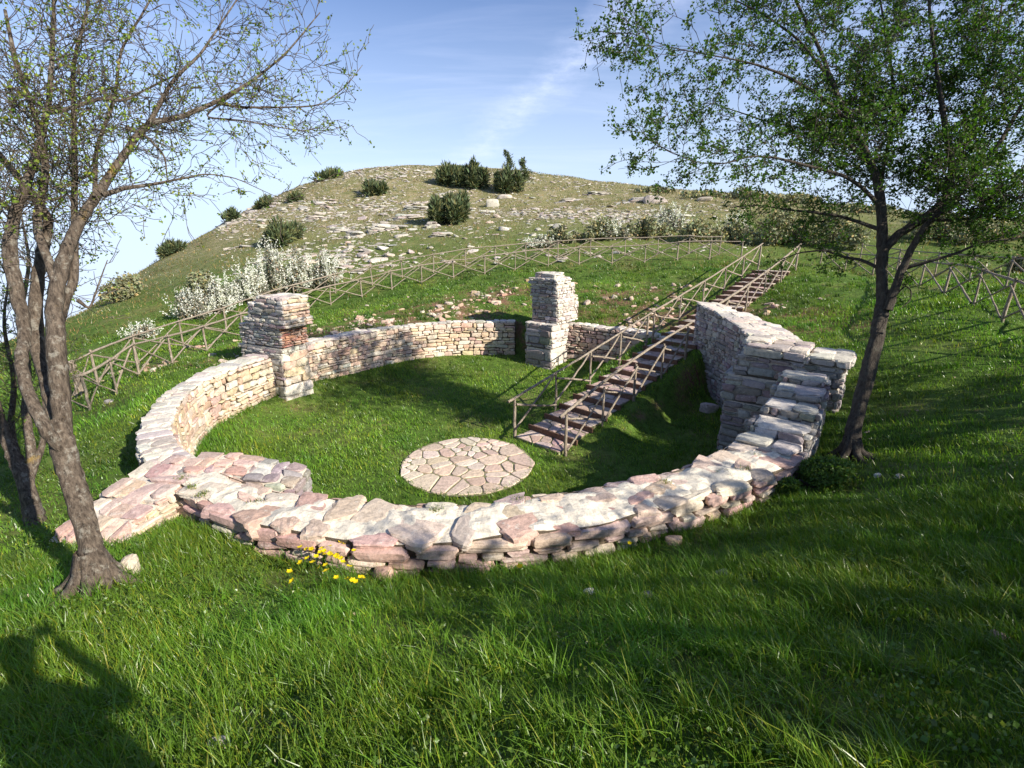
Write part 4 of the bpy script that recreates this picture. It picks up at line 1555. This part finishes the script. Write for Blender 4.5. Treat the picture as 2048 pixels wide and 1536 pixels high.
JG = 'dark junipers on the hillside'
for (px, py, w_, h_, lab) in [
    (657, 358, 54, 16, 'flat dark juniper patch on the left shoulder of the skyline'),
    (750, 390, 56, 27, 'small round juniper below the hilltop, alone among pale stones'),
    (893, 372, 66, 46, 'left half of the wide juniper clump under the summit'),
    (948, 376, 62, 52, 'right half of the wide juniper clump under the summit'),
    (1020, 386, 74, 50, 'tall juniper with two spires poking above the skyline'),
    (905, 448, 92, 66, 'large dark juniper in the middle of the slope above the back fence'),
    (568, 487, 72, 52, 'olive-dark juniper on the left slope above the white blossom'),
    (530, 415, 34, 20, 'low juniper where the left skyline steepens'),
    (592, 402, 26, 14, 'tiny juniper just inside the left skyline'),
    (462, 444, 34, 24, 'dark pointed juniper on the steep left skyline'),
    (415, 462, 24, 14, 'small juniper lower down the left skyline'),
    (337, 512, 52, 28, 'long dark juniper lying along the left skyline'),
    (297, 531, 20, 20, 'little round juniper at the foot of the left skyline'),
    (212, 580, 26, 22, 'last small juniper on the left skyline, near the tree'),
]:
    jb = shrub('juniper', px, py, w_, h_, lab, JG, 'juniper')
    if 'spires' in lab:
        SPIRED = jb
# the two spires
q, D = hit(1020, 386)
for nm_, sx_, hh in (('left spire', 1013, 74), ('right spire', 1046, 60)):
    q, D = hit(sx_, 384)
    sp_ = Acc()
    tube(sp_, [q, q + [.1, 0, hh / F * D * .6], q + [.15, 0, hh / F * D]], [.09, .05, .015], 5, (.2, .2, .2), False)
    stm = sp_.build('stem', M_BARK_R, SPIRED)
    n = 900
    hz = rng.uniform(.35, 1.0, n)
    wd = (1.15 - hz) * 1.7 * (0.6 + .4 * np.sin(hz * 22))
    aa = rng.uniform(0, 6.28, n)
    P = np.stack([q[0] + .12 + np.cos(aa) * wd * rng.random(n) + .25 * np.sin(hz * 9 + sx_), q[1] + np.sin(aa) * wd * rng.random(n), q[2] + hz * hh / F * D], 1)
    V, Fc, C = leaf_quads(P, rng.uniform(.18, .4, n), greens(n, (.080, .105, .050), .5, .25), up=.2, aspect=.3)
    link('foliage', npmesh('foliage', V, Fc, C), M_NEEDLE, SPIRED)
for (px, py, w_, h_, lab) in [
    (262, 596, 100, 52, 'broad olive scrub bush low on the left slope by the gnarled tree'),
    (402, 598, 100, 70, 'brown-green bare scrub between skyline and white blossom'),
    (1120, 484, 72, 33, 'grey-green scrub behind the back fence, left end of the thicket'),
    (1205, 480, 79, 43, 'grey-green scrub behind the back fence, above the shaded wall'),
    (1290, 478, 82, 46, 'grey-green scrub behind the back fence, below the big boulder'),
    (1385, 482, 82, 50, 'grey-green scrub behind the stairs\' left handrail top'),
    (1470, 488, 79, 48, 'grey-green scrub directly above the top of the stairs'),
    (1560, 488, 120, 80, 'dark scrub seen through the left boughs of the leafy tree'),
    (1660, 490, 130, 84, 'dark scrub seen just left of the leafy tree trunk'),
    (1850, 480, 110, 46, 'scrub between the forks of the leafy tree'),
    (1960, 486, 120, 46, 'scrub above the right-edge fences'),
    (2040, 545, 70, 50, 'dark round bush behind the fence at the right edge'),
    (1300, 385, 90, 12, 'ragged scrub line on the skyline above the big boulder'),
    (1400, 394, 100, 16, 'ragged scrub on the skyline left of the leafy tree'),
    (1500, 397, 100, 20, 'ragged scrub on the skyline behind the leafy tree\'s tips'),
    (1610, 404, 110, 20, 'dark scrub on the skyline behind the leafy tree'),
    (1740, 424, 110, 20, 'dark scrub on the skyline behind the leafy trunk'),
    (1900, 440, 120, 18, 'dark scrub on the skyline at the right'),
]:
    shrub('scrub', px, py, w_, h_, lab, 'grey-green scrub bushes')
for (px, py, w_, h_, lab) in [
    (292, 676, 60, 34, 'white-flowering bush farthest down the slope, behind the left fence'),
    (385, 640, 66, 62, 'white-flowering bush left of the left pillar, over the fence rail'),
    (440, 628, 66, 76, 'tall white-flowering bush left of the left pillar'),
    (498, 606, 66, 84, 'white-flowering bush directly above the left pillar\'s outer edge'),
    (548, 592, 58, 108, 'tallest white-flowering bush, rising behind the left pillar\'s top'),
    (600, 582, 66, 84, 'white-flowering bush behind the left pillar\'s right edge'),
    (655, 576, 60, 72, 'white-flowering bush at the right end of the blossom row'),
    (1335, 462, 60, 50, 'white-flowering bush in the scrub left of the stairs'),
    (1470, 470, 50, 46, 'white-flowering bush in the scrub right above the stairs'),
    (1225, 478, 60, 34, 'faint white-flowering bush behind the back fence'),
    (1080, 496, 60, 24, 'sparse pale bush touching the back fence above the middle pillar'),
]:
    shrub('blossom', px, py, w_, h_, lab, 'white-flowering blackthorn bushes')
shrub('leafy', 1630, 972, 170, 58, 'dark green bush at the foot of the leafy tree beside the wall', None, 'bush', dens=2.2)


# ------------------------------------------------------------------ rocks
def rock(name, label, px, py, wpx, hpx, pal='grey', group=None, flat=1.0, mat=None, sink=.3):
    q, D = hit(px, py)
    w, h_ = wpx / F * D, hpx / F * D
    acc = Acc()
    a = random.uniform(-.4, .4)
    T = np.array([math.cos(a), math.sin(a), random.gauss(0, .05)])
    U = np.array([-math.sin(a), math.cos(a), .1])
    Z = np.cross(T, U)
    A = np.array([[T / np.linalg.norm(T), U / np.linalg.norm(U), Z / np.linalg.norm(Z)]])
    lay = 4 if ('layer' in label or 'ledge' in label or 'slab' in label or 'block' in label) and name == 'hill_rock' else 1
    if lay > 1:
        for i_ in range(lay * 3):
            f_ = (i_ // 3) / lay
            cc_ = q + np.array([rng.normal(0, w * .22) + w * .06 * i_ / lay, w * .25 + rng.normal(0, w * .08) + f_ * h_ * .8, h_ * (f_ * 1.3 - .1)])
            stones(acc, np.array([cc_]), A, np.array([[w * random.uniform(.22, .42), w * .24, h_ * .17]]), pick(pal, 1), k=5, jit=.42, rough=.04, hi=True)
        o_ = acc.build(name, mat or M_STONE2, None, False)
        o_['label'] = label
        o_['category'] = 'rock'
        o_['group'] = group
        return o_
    stones(acc, np.array([q + [0, w * .25, h_ * (.5 - sink * .5)]]), A, np.array([[w / 2, w * .36, h_ * .62]]), pick(pal, 1), k=3.6, jit=.42, rough=.03, hi=True)
    o_ = acc.build(name, mat or M_STONE2, None, False)
    o_['label'] = label
    o_['category'] = 'rock'
    if group:
        o_['group'] = group
    return o_


for (px, py, w_, h_, lab, pal) in [
    (1312, 406, 58, 20, 'big rounded grey boulder high on the right slope', 'grey'),
    (985, 414, 32, 20, 'rounded boulder beside the foot of the mid-slope juniper', 'grey'),
    (974, 427, 30, 8, 'flat pale slab just below the rounded boulder', 'cap'),
    (1010, 398, 40, 12, 'grey rock under the two-spired juniper', 'grey'),
    (748, 466, 46, 22, 'layered grey outcrop on the left slope above the fence', 'grey'),
    (700, 478, 50, 20, 'layered pale outcrop left of the grey one', 'cap'),
    (666, 466, 40, 14, 'low pale ledge at the left end of the outcrops', 'cap'),
    (858, 458, 34, 18, 'grey block at the left foot of the big mid-slope juniper', 'grey'),
    (870, 476, 52, 14, 'tilted cream slab below the big mid-slope juniper', 'cap'),
    (800, 440, 56, 14, 'long grey ledge between outcrop and mid-slope juniper', 'grey'),
    (835, 422, 60, 12, 'upper long grey ledge left of the mid-slope juniper', 'grey'),
    (1008, 462, 34, 12, 'half-buried brown boulder above the back fence', 'pink'),
    (1270, 404, 52, 12, 'pale slab touching the big rounded boulder', 'cap'),
    (1190, 392, 60, 10, 'thin pale ledge on the right slope left of the boulder', 'cap'),
    (1140, 404, 40, 10, 'short ledge right of the two-spired juniper', 'grey'),
    (1410, 404, 40, 12, 'pale rock near the skyline beside the leafy tree', 'cap'),
    (620, 440, 40, 10, 'small pale ledge on the left shoulder', 'cap'),
    (780, 462, 40, 14, 'dark cracked block right of the layered outcrop', 'grey'),
]:
    rock('hill_rock', lab, px, py, w_ * .72, h_ * .72, 'hill', 'rock outcrops on the hillside')
for (px, py, w_, h_, lab) in [
    (762, 1162, 52, 36, 'pinkish block in the grass under the yellow flowers'),
    (257, 1150, 46, 50, 'upright orange-pink stone beside the gnarled trunk foot'),
    (160, 1186, 28, 18, 'small pale stone left of the gnarled trunk foot'),
    (1438, 1240, 30, 16, 'small reddish stone in the shaded right grass'),
    (1295, 1198, 30, 12, 'flat pink stone in the grass below the wall'),
    (1180, 1190, 30, 10, 'grey chip half hidden in the grass below the wall'),
    (1800, 958, 16, 12, 'right one of two white pebbles near the leafy tree'),
    (1755, 956, 14, 12, 'left one of two white pebbles near the leafy tree'),
    (430, 1508, 54, 26, 'grey stone sunk in the grass at the bottom edge'),
    (1348, 1090, 34, 20, 'orange stone fallen from the outer face of the front wall'),
    (216, 808, 22, 10, 'small pale stone in the grass inside the left fence'),
    (304, 742, 14, 8, 'white pebble under the left fence'),
    (1420, 826, 34, 28, 'pale broken stone against the inner foot of the right pillar'),
]:
    rock('loose_stone', lab, px, py, w_ * .8, h_ * .75, 'bank' if 'pink' in lab or 'red' in lab or 'orange' in lab else 'cap', 'loose stones in the grass', sink=.6, mat=M_STONE)

# uncountable rubble
acc = Acc()


def scatter_rubble(n, sampler, smin, smax, pal, flat=.4, tiltz=.15):
    P, sc_ = [], []
    xy = sampler(n)
    z = ground(xy[:, 0], xy[:, 1])
    s = rng.uniform(0, 1, len(xy)) ** 4 * (smax - smin) + smin
    a = rng.normal(.25, .5, len(xy))
    T = np.stack([np.cos(a), np.sin(a), rng.normal(0, tiltz, len(xy))], 1)
    T /= np.linalg.norm(T, axis=1)[:, None]
    U = np.stack([-np.sin(a), np.cos(a), rng.normal(0, tiltz, len(xy)) + .12], 1)
    U -= T * (U * T).sum(1)[:, None]
    U /= np.linalg.norm(U, axis=1)[:, None]
    Z = np.cross(T, U)
    hh = s * rng.uniform(flat * .5, flat * 1.3, len(xy))
    H_ = np.stack([s * .5 * rng.uniform(.8, 1.6, len(xy)), s * .5 * rng.uniform(.6, 1.0, len(xy)), hh * .5], 1)
    C_ = np.stack([xy[:, 0], xy[:, 1], z + hh * .12], 1)
    stones(acc, C_, np.stack([T, U, Z], 1), H_, pick(pal, len(xy)), k=4, jit=.35, rough=.05)


def hill_sampler(n):
    out_ = []
    m_ = 0
    while m_ < n:
        px = rng.uniform(430, 1500, 3000)
        py = rng.uniform(340, 500, 3000)
        D = rng.uniform(27, 78, 3000)
        u = px - 1024
        v = 768 - py
        y = (F * math.cos(PIT) + v * math.sin(PIT)) / F * D
        x = u / F * D
        xy = np.stack([x, y], 1)
        # bands follow the bedding of the rock
        dn = vnoise(x * .5 + y * .9, y * .4, 31, .55) + vnoise(x, y, 33, .25) - np.abs(x + 14) * .035 - np.clip(px - 1050, 0, 500) / 500 * .9 + np.where(py < 400, .25, 0)
        keep = rng.random(3000) < np.clip(.20 + dn * .36, .05, 1)
        out_.append(xy[keep])
        m_ += keep.sum()
    return np.concatenate(out_)[:n]


scatter_rubble(8500, hill_sampler, .08, .46, 'hill', .25)
scatter_rubble(700, hill_sampler, .2, .95, 'hill', .28)


def crest_sampler(n):
    px = rng.uniform(470, 1480, n)
    D = rng.uniform(38, 80, n)
    y = D
    x = (px - 1024) / F * D
    return np.stack([x, y], 1)


scatter_rubble(4500, crest_sampler, .07, .36, 'hill', .28)


def bank_sampler(n):
    out_ = []
    m_ = 0
    while m_ < n:
        th = rng.uniform(R(25), R(172), 2000)
        r = rng.uniform(7.4, 12.5, 2000)
        x, y = CX + r * np.cos(th), CY + r * np.sin(th)
        dn = vnoise(x, y, 41, 1.1)
        w = (x - ST0[0]) * STN[0] + (y - ST0[1]) * STN[1]
        keep = (rng.random(2000) < np.clip(.25 + dn * .5, .02, 1)) & (np.abs(w) > 1.1) & (y > 13)
        out_.append(np.stack([x, y], 1)[keep])
        m_ += keep.sum()
    return np.concatenate(out_)[:n]


scatter_rubble(900, bank_sampler, .035, .26, 'bank', .6, .3)


def open_sampler(n):
    x = rng.uniform(-11, 12, n)
    y = rng.uniform(1.5, 20, n)
    r = np.hypot(x - CX, y - CY)
    return np.stack([x, y], 1)[r > 8.0]


scatter_rubble(260, open_sampler, .03, .12, 'pink', .6, .3)
ru = acc.build('rubble', M_STONE2, None)
tag(ru, 'countless pale limestone chips and slabs strewn over hill and bank', 'rubble', None, 'stuff')

# ------------------------------------------------------------------ yellow flowers
def flower(px, py, first=None):
    h_ = random.uniform(.27, .38)
    q, D = hit(px, py, h_)
    if first is None:
        root = empty('yellow_wildflower', q, 'small yellow wildflower on a thin stem in the grass', 'flower', 'yellow wildflowers')
        acc_ = Acc()
        V, Fc, C = [], [], []
        for k in range(5):
            a = k * 2 * np.pi / 5
            d = np.array([math.cos(a), math.sin(a), 0])
            s = np.array([-math.sin(a), math.cos(a), 0])
            b0 = np.array([0, 0, .2])
            V += [b0, b0 + d * .014 + s * .012 + [0, 0, .004], b0 + d * .026 + [0, 0, .008], b0 + d * .014 - s * .012 + [0, 0, .004]]
            Fc.append([4 * k, 4 * k + 1, 4 * k + 2, 4 * k + 3])
        a1 = Acc()
        a1.add(np.array(V) + q, Fc, (.80, .60, .01))
        a1.build('petals', M_PETAL, root)
        a2 = Acc()
        tube(a2, np.array([[.01, 0, 0], [.004, .004, .1], [0, 0, .2]]) + q, [.002, .0018, .0015], 4, (.08, .16, .03), False)
        a2.build('stem', M_GRASS, root)
        return root
    r = first.copy()
    COL.objects.link(r)
    r.location = [float(v) for v in q]
    s = random.uniform(1.0, 1.5)
    r.scale = (s, s, h_ / .2)
    r.rotation_euler = (random.gauss(0, .25), random.gauss(0, .25), random.uniform(0, 6))
    for c_ in list(first.children):
        d = c_.copy()
        COL.objects.link(d)
        d.parent = r
        d.matrix_parent_inverse = c_.matrix_parent_inverse.copy()
    return r


fl0 = None
for (px, py) in [(float(a_), float(b_)) for a_, b_ in zip(np.random.default_rng(4).normal(662, 22, 18), np.random.default_rng(5).normal(1112, 24, 18))] + [(650, 1084), (607, 1101), (618, 1095), (628, 1092), (634, 1101), (623, 1112), (656, 1088), (652, 1102), (660, 1104), (667, 1107), (671, 1098), (686, 1076), (692, 1079), (616, 1075), (680, 1112), (684, 1118), (661, 1129), (665, 1126), (690, 1125), (663, 1147), (670, 1144), (692, 1142), (690, 1155), (696, 1158), (705, 1158), (700, 1165), (568, 1142), (1035, 1128), (1251, 1070), (645, 1090), (662, 1094), (675, 1104)]:
    f_ = flower(px, py, fl0)
    if fl0 is None:
        fl0 = f_


# ------------------------------------------------------------------ grass
def in_quad(x, y, q):
    q = np.array(q)
    ok = np.ones(x.shape, bool)
    sgn = None
    for i in range(4):
        a, b_ = q[i], q[(i + 1) % 4]
        c_ = (b_[0] - a[0]) * (y - a[1]) - (b_[1] - a[1]) * (x - a[0])
        ok &= c_ > 0
    return ok


def grass_ok(x, y, pad=.03):
    dx, dy = x - CX, y - CY
    r = np.hypot(dx, dy)
    th = np.arctan2(dy, dx)
    qx, qy = x - ST0[0], y - ST0[1]
    s = qx * STD[0] + qy * STD[1]
    w = qx * STN[0] + qy * STN[1]
    wall = (r > r_in(th) - pad) & (r < r_out(th) + pad)
    gap = (np.abs(w) < 1.15) & (s > 4)
    bad = wall & ~gap
    bad |= (np.abs(w) < HWID + .03) & (s > -.05) & (s < NSTEP * RUN)
    bad |= np.hypot(x - PC[0], y - PC[1]) < PR - .06
    for q in (quad_uv(A0, uL, wL, -.02, 1.3, -.02, .95), quad_uv(B0, um, wm, -.02, 1.9, -.05, 1.15), quad_uv(R0, uR, wR_, -.04, 2.25, -.05, .95),
              quad_uv(pA, uo, wo_, -.25, lo_len * 1.12, -.52, .5), quad_uv(pA, ui, wi_, .1, li_len * 1.08, -.34, .44)):
        bad |= in_quad(x, y, q)
    for i in range(3):
        qq = [inn[i], inn[i + 1], out[i + 1], out[i]]
        ar = sum(qq[j][0] * qq[(j + 1) % 4][1] - qq[(j + 1) % 4][0] * qq[j][1] for j in range(4))
        bad |= in_quad(x, y, qq if ar > 0 else qq[::-1])
    return ~bad


GV, GF, GC = [], [], []
goff = 0


def blades(x, y, hgt, wid, base, nseg, lean=.5, yel=.12, wind=(-.25, .1), z=None):
    """curved grass blades, one strip each"""
    global goff
    n = len(x)
    z = ground(x, y) if z is None else z
    a = rng.uniform(0, 2 * np.pi, n)
    face = rng.uniform(0, 2 * np.pi, n)
    le = np.abs(rng.normal(0, lean, n)) + .08
    dx, dy = np.cos(a) * le + wind[0], np.sin(a) * le + wind[1]
    sx, sy = np.cos(face), np.sin(face)
    rows = []
    for i in range(nseg + 1):
        f = i / nseg
        bx = x + dx * hgt * f ** 1.8
        by = y + dy * hgt * f ** 1.8
        bz = z - .01 + hgt * (f - .28 * le * f ** 2.2)
        ww = wid * (1 - f ** 1.6) * .5 + .0004
        rows.append(np.stack([bx - sx * ww, by - sy * ww, bz], 1))
        rows.append(np.stack([bx + sx * ww, by + sy * ww, bz], 1))
    V = np.stack(rows, 1)
    k = 2 * (nseg + 1)
    fq = np.array([[2 * i, 2 * i + 1, 2 * i + 3, 2 * i + 2] for i in range(nseg)])
    Fc = fq[None] + (np.arange(n) * k)[:, None, None] + goff
    c = greens(n, base, .28, 0)
    yk = rng.random(n) < yel
    c[yk] = c[yk] * [1.9, 1.25, 1.6] + [.03, .02, .0]
    pt = vnoise(x, y, 51, .9)
    c *= (1 + .24 * pt + .12 * vnoise(x, y, 55, .35))[:, None]
    c[:, 0] *= 1 + .13 * vnoise(x, y, 53, 1.7)
    C = np.repeat(np.clip(c, .005, .6), k, axis=0)
    GV.append(V.reshape(-1, 3))
    GF.append(Fc.reshape(-1, 4))
    GC.append(C)
    goff += n * k


def wedge(n, r0, r1, a0, a1, p=1.0):
    """points around the standpoint, density falling with distance"""
    u = rng.random(n)
    r = (r0 ** p + (r1 ** p - r0 ** p) * u) ** (1 / p)
    a = rng.uniform(R(a0), R(a1), n)
    return r * np.sin(a), r * np.cos(a)


def clump(x, y, seed, f, lo_=.25):
    return rng.random(len(x)) < np.clip(lo_ + .45 + .5 * vnoise(x, y, seed, f), lo_, 1)


# near bank
x, y = wedge(210000, .9, 7.5, -72, 72, 1.25)
k = grass_ok(x, y) & clump(x, y, 61, 3.5, .3)
x, y = x[k], y[k]
hg = np.clip(.10 + .045 * vnoise(x, y, 63, 1.2) + .02 * vnoise(x, y, 64, 4) + rng.normal(0, .025, len(x)), .03, .24)
blades(x, y, hg, rng.uniform(.0035, .0075, len(x)), (.112, .205, .018), 3, .5, .14)
# tufts of longer blades
tx, ty = wedge(900, 1.4, 7.5, -60, 60, 1.3)
k = grass_ok(tx, ty, .1)
tx, ty = tx[k], ty[k]
nb = 34
x = np.repeat(tx, nb) + rng.normal(0, .045, len(tx) * nb)
y = np.repeat(ty, nb) + rng.normal(0, .045, len(tx) * nb)
k = grass_ok(x, y)
x, y = x[k], y[k]
blades(x, y, rng.uniform(.10, .24, len(x)), rng.uniform(.004, .009, len(x)), (.10, .192, .018), 3, .75, .10)
# ring lawn and the ground round about
x, y = wedge(250000, 6.5, 27, -62, 62, 1.1)
k = grass_ok(x, y) & clump(x, y, 65, 1.6, .3)
x, y = x[k], y[k]
rd = np.hypot(x - CX, y - CY)
bankm = (rd > 7.6) & (y > 15)
k = ~bankm | (vnoise(x, y, 41, 1.1) < rng.uniform(-.35, .45, len(x)))
x, y = x[k], y[k]
d = np.hypot(x, y)
hg = np.clip(.085 + .03 * vnoise(x, y, 67, .9) + rng.normal(0, .02, len(x)), .03, .2)
blades(x, y, hg, (.006 + .0007 * d) * rng.uniform(.7, 1.3, len(x)), (.145, .262, .024), 2, .45, .09)
# coarse tufts on the lawn and banks
tx, ty = wedge(3600, 7, 28, -55, 55, 1.3)
k = grass_ok(tx, ty, .1) & (rng.random(3600) < np.where((np.hypot(tx - CX, ty - CY) > 7.6) & (ty > 14), 1.0, .45))
tx, ty = tx[k], ty[k]
nb = 16
x = np.repeat(tx, nb) + rng.normal(0, .09, len(tx) * nb)
y = np.repeat(ty, nb) + rng.normal(0, .09, len(tx) * nb)
k = grass_ok(x, y)
x, y = x[k], y[k]
blades(x, y, rng.uniform(.09, .21, len(x)), .010 + .0008 * np.hypot(x, y) * rng.uniform(.7, 1.3, len(x)), (.082, .150, .022), 2, .6, .05)
# ragged fringe at the foot of the front wall, both sides
th = rng.uniform(R(-215), R(33), 16000)
side = rng.random(16000) < .5
r = np.where(side, r_out(th) + np.abs(rng.normal(0, .10, 16000)) + .02, r_in(th) - np.abs(rng.normal(0, .10, 16000)) - .02)
x, y = CX + r * np.cos(th), CY + r * np.sin(th)
k = clump(x, y, 69, 2.4, .1)
x, y = x[k], y[k]
blades(x, y, rng.uniform(.08, .24, len(x)), rng.uniform(.005, .010, len(x)), (.11, .21, .024), 3, .4, .1)
# weeds rooted in the mortar of the wall top
tth = np.radians(np.array([-124., -121, -118.5, -112, -93, -84, -66, -58, -55, -50]))
trr = r_in(tth) + np.array([.45, .5, .55, .4, .2, .12, .3, .5, .6, .5])
nb = 46
x = np.repeat(CX + trr * np.cos(tth), nb) + rng.normal(0, .05, nb * len(tth))
y = np.repeat(CY + trr * np.sin(tth), nb) + rng.normal(0, .035, nb * len(tth))
blades(x, y, rng.uniform(.03, .09, len(x)), rng.uniform(.006, .011, len(x)), (.12, .16, .03), 2, .7, .2, (0, 0), np.full(len(x), 1.455))
# hill turf
x, y = wedge(110000, 26, 80, -58, 50, 1.3)
k = clump(x, y, 71, .9, .15)
x, y = x[k], y[k]
d = np.hypot(x, y)
g_near = np.clip((44 - d) / 16, 0, 1)[:, None]
n0 = goff
blades(x, y, rng.uniform(.08, .26, len(x)), .0011 * d * rng.uniform(.6, 1.5, len(x)), (.145, .150, .055), 1, .6, .30, (0, 0))
# low broad-leaved weeds between the blades
tx, ty = wedge(1500, 1.3, 13, -60, 60, 1.2)
k = grass_ok(tx, ty, .1) & (vnoise(tx, ty, 81, 1.4) > -.1)
tx, ty = tx[k], ty[k]
nb = 34
sz = np.repeat(rng.uniform(.04, .16, len(tx)), nb)
x = np.repeat(tx, nb) + rng.normal(0, 1, len(tx) * nb) * sz
y = np.repeat(ty, nb) + rng.normal(0, 1, len(tx) * nb) * sz
k = grass_ok(x, y)
x, y = x[k], y[k]
P = np.stack([x, y, ground(x, y) + rng.uniform(.03, .11, len(x))], 1)
V, Fc, C = leaf_quads(P, rng.uniform(.014, .034, len(x)), greens(len(x), (.10, .17, .03), .35, .15), up=1.6, aspect=.9)
wd_ = link('weeds', npmesh('weeds', V, Fc, C), M_GRASS)
tag(wd_, None, None, None, 'stuff')
gr = npmesh('grass', np.concatenate(GV), np.concatenate(GF), np.concatenate(GC))
go = link('grass', gr, M_GRASS)
tag(go, None, None, None, 'stuff')
print('grass verts', len(gr.vertices))

# ------------------------------------------------------------------ the person behind the lens (seen as a shadow)
def skinned(name, J, E, mat, parent=None, lv=2):
    me = bpy.data.meshes.new(name)
    me.from_pydata([j[:3] for j in J], E, [])
    o_ = link(name, me, mat, parent)
    sk = o_.modifiers.new('skin', 'SKIN')
    sk.use_smooth_shade = True
    for i, j in enumerate(J):
        me.skin_vertices[0].data[i].radius = (j[3], j[4] if len(j) > 4 else j[3])
    me.skin_vertices[0].data[0].use_root = True
    ss = o_.modifiers.new('sub', 'SUBSURF')
    ss.levels = ss.render_levels = lv
    return o_


mc, t, b, o = base_mat('dark_cloth')
t.links.new(ramp(t, tnoise(t, 40, 4, .6), [(.4, (.03, .035, .05)), (.6, (.05, .055, .075))]), b.inputs['Base Color'])
b.inputs['Roughness'].default_value = .9
ms, t, b, o = base_mat('skin')
t.links.new(ramp(t, tnoise(t, 20, 4, .6), [(.4, (.42, .25, .18)), (.6, (.50, .31, .23))]), b.inputs['Base Color'])
mh, t, b, o = base_mat('hair')
t.links.new(ramp(t, tnoise(t, 60, 4, .6), [(.4, (.03, .02, .015)), (.6, (.07, .045, .03))]), b.inputs['Base Color'])
px0, py0 = 1.02, -.42
gz = G1(px0, py0)
per = empty('person', (px0, py0, gz), 'standing person raising a camera, known only by the shadow at the lower left', 'person')
per['kind'] = 'thing'
o3 = np.array([px0, py0, gz + .066])


def rel(x, y, z, *r):
    return (px0 + x * 1.12, py0 + y, gz + z * 1.04) + tuple(q * 1.12 for q in r)


J = [rel(0, 0, .95, .20, .17), rel(0, 0, 1.15, .20, .16), rel(0, .01, 1.34, .21, .16), rel(0, .02, 1.46, .10, .08), rel(0, .03, 1.54, .055), rel(0, .05, 1.60, .085, .09), rel(0, .05, 1.70, .09, .10), rel(0, .04, 1.76, .06, .07),
     rel(-.19, .02, 1.42, .065), rel(-.32, .17, 1.27, .06), rel(-.10, .24, 1.58, .042), rel(-.075, .25, 1.63, .034),
     rel(.19, .02, 1.42, .065), rel(.32, .17, 1.27, .06), rel(.10, .24, 1.58, .042), rel(.075, .25, 1.63, .034),
     rel(-.10, 0, .85, .10, .10), rel(-.12, .02, .48, .065), rel(-.13, -.02, .09, .042), rel(-.14, .13, .04, .038),
     rel(.10, 0, .85, .10, .10), rel(.12, .02, .48, .065), rel(.13, -.02, .09, .042), rel(.14, .13, .04, .038)]
E_ = [(0, 1), (1, 2), (2, 3), (3, 4), (4, 5), (5, 6), (6, 7), (2, 8), (8, 9), (9, 10), (10, 11), (2, 12), (12, 13), (13, 14), (14, 15), (0, 16), (16, 17), (17, 18), (18, 19), (0, 20), (20, 21), (21, 22), (22, 23)]
skinned('body', J, E_, mc, per)
for s_ in (-1, 1):
    for k in range(5):
        a0_ = rel(s_ * .07, .265, 1.615 + .018 * k, .009)
        a1_ = rel(s_ * .058, .295, 1.62 + .018 * k, .009)
        a2_ = rel(s_ * .035, .305, 1.622 + .017 * k, .007)
        skinned('finger', [a0_, a1_, a2_], [(0, 1), (1, 2)], ms, per, 1)
acc = Acc()
stones(acc, np.array([o3 + [0, .05, 1.735]]), np.array([np.eye(3)]), np.array([[.097, .112, .085]]), np.array([[.05, .03, .02]]), k=2.2, jit=.03, rough=.02, hi=True)
acc.build('hair', mh, per, True)
acc = Acc()
stones(acc, np.array([o3 + [0, .17, 1.655], o3 + [-.045, .165, 1.68], o3 + [.045, .165, 1.68]]), np.array([np.eye(3)] * 3), np.array([[.012, .018, .02], [.012, .01, .006], [.012, .01, .006]]), np.array([[.4, .25, .2]] * 3), k=2.2, jit=.02, rough=.01)
acc.build('face', ms, per, True)
ccam = empty('camera_body', tuple(o3 + [0, .28, 1.665]), 'compact camera held up by the person behind the viewpoint', 'camera')
acc = Acc()
stones(acc, np.array([o3 + [0, .28, 1.665]]), np.array([np.eye(3)]), np.array([[.055, .02, .035]]), np.array([[.1, .1, .1]]), k=8, jit=.02, rough=.0, hi=True)
acc.build('housing', mh, ccam)
acc = Acc()
tube(acc, [o3 + [0, .30, 1.665], o3 + [0, .35, 1.665]], [.03, .034], 14, (.1, .1, .1))
fix_tri(acc.build('lens_barrel', mh, ccam))

for o_ in S.objects:
    if o_.parent is None and 'category' in o_ and 'kind' not in o_:
        o_['kind'] = 'thing'
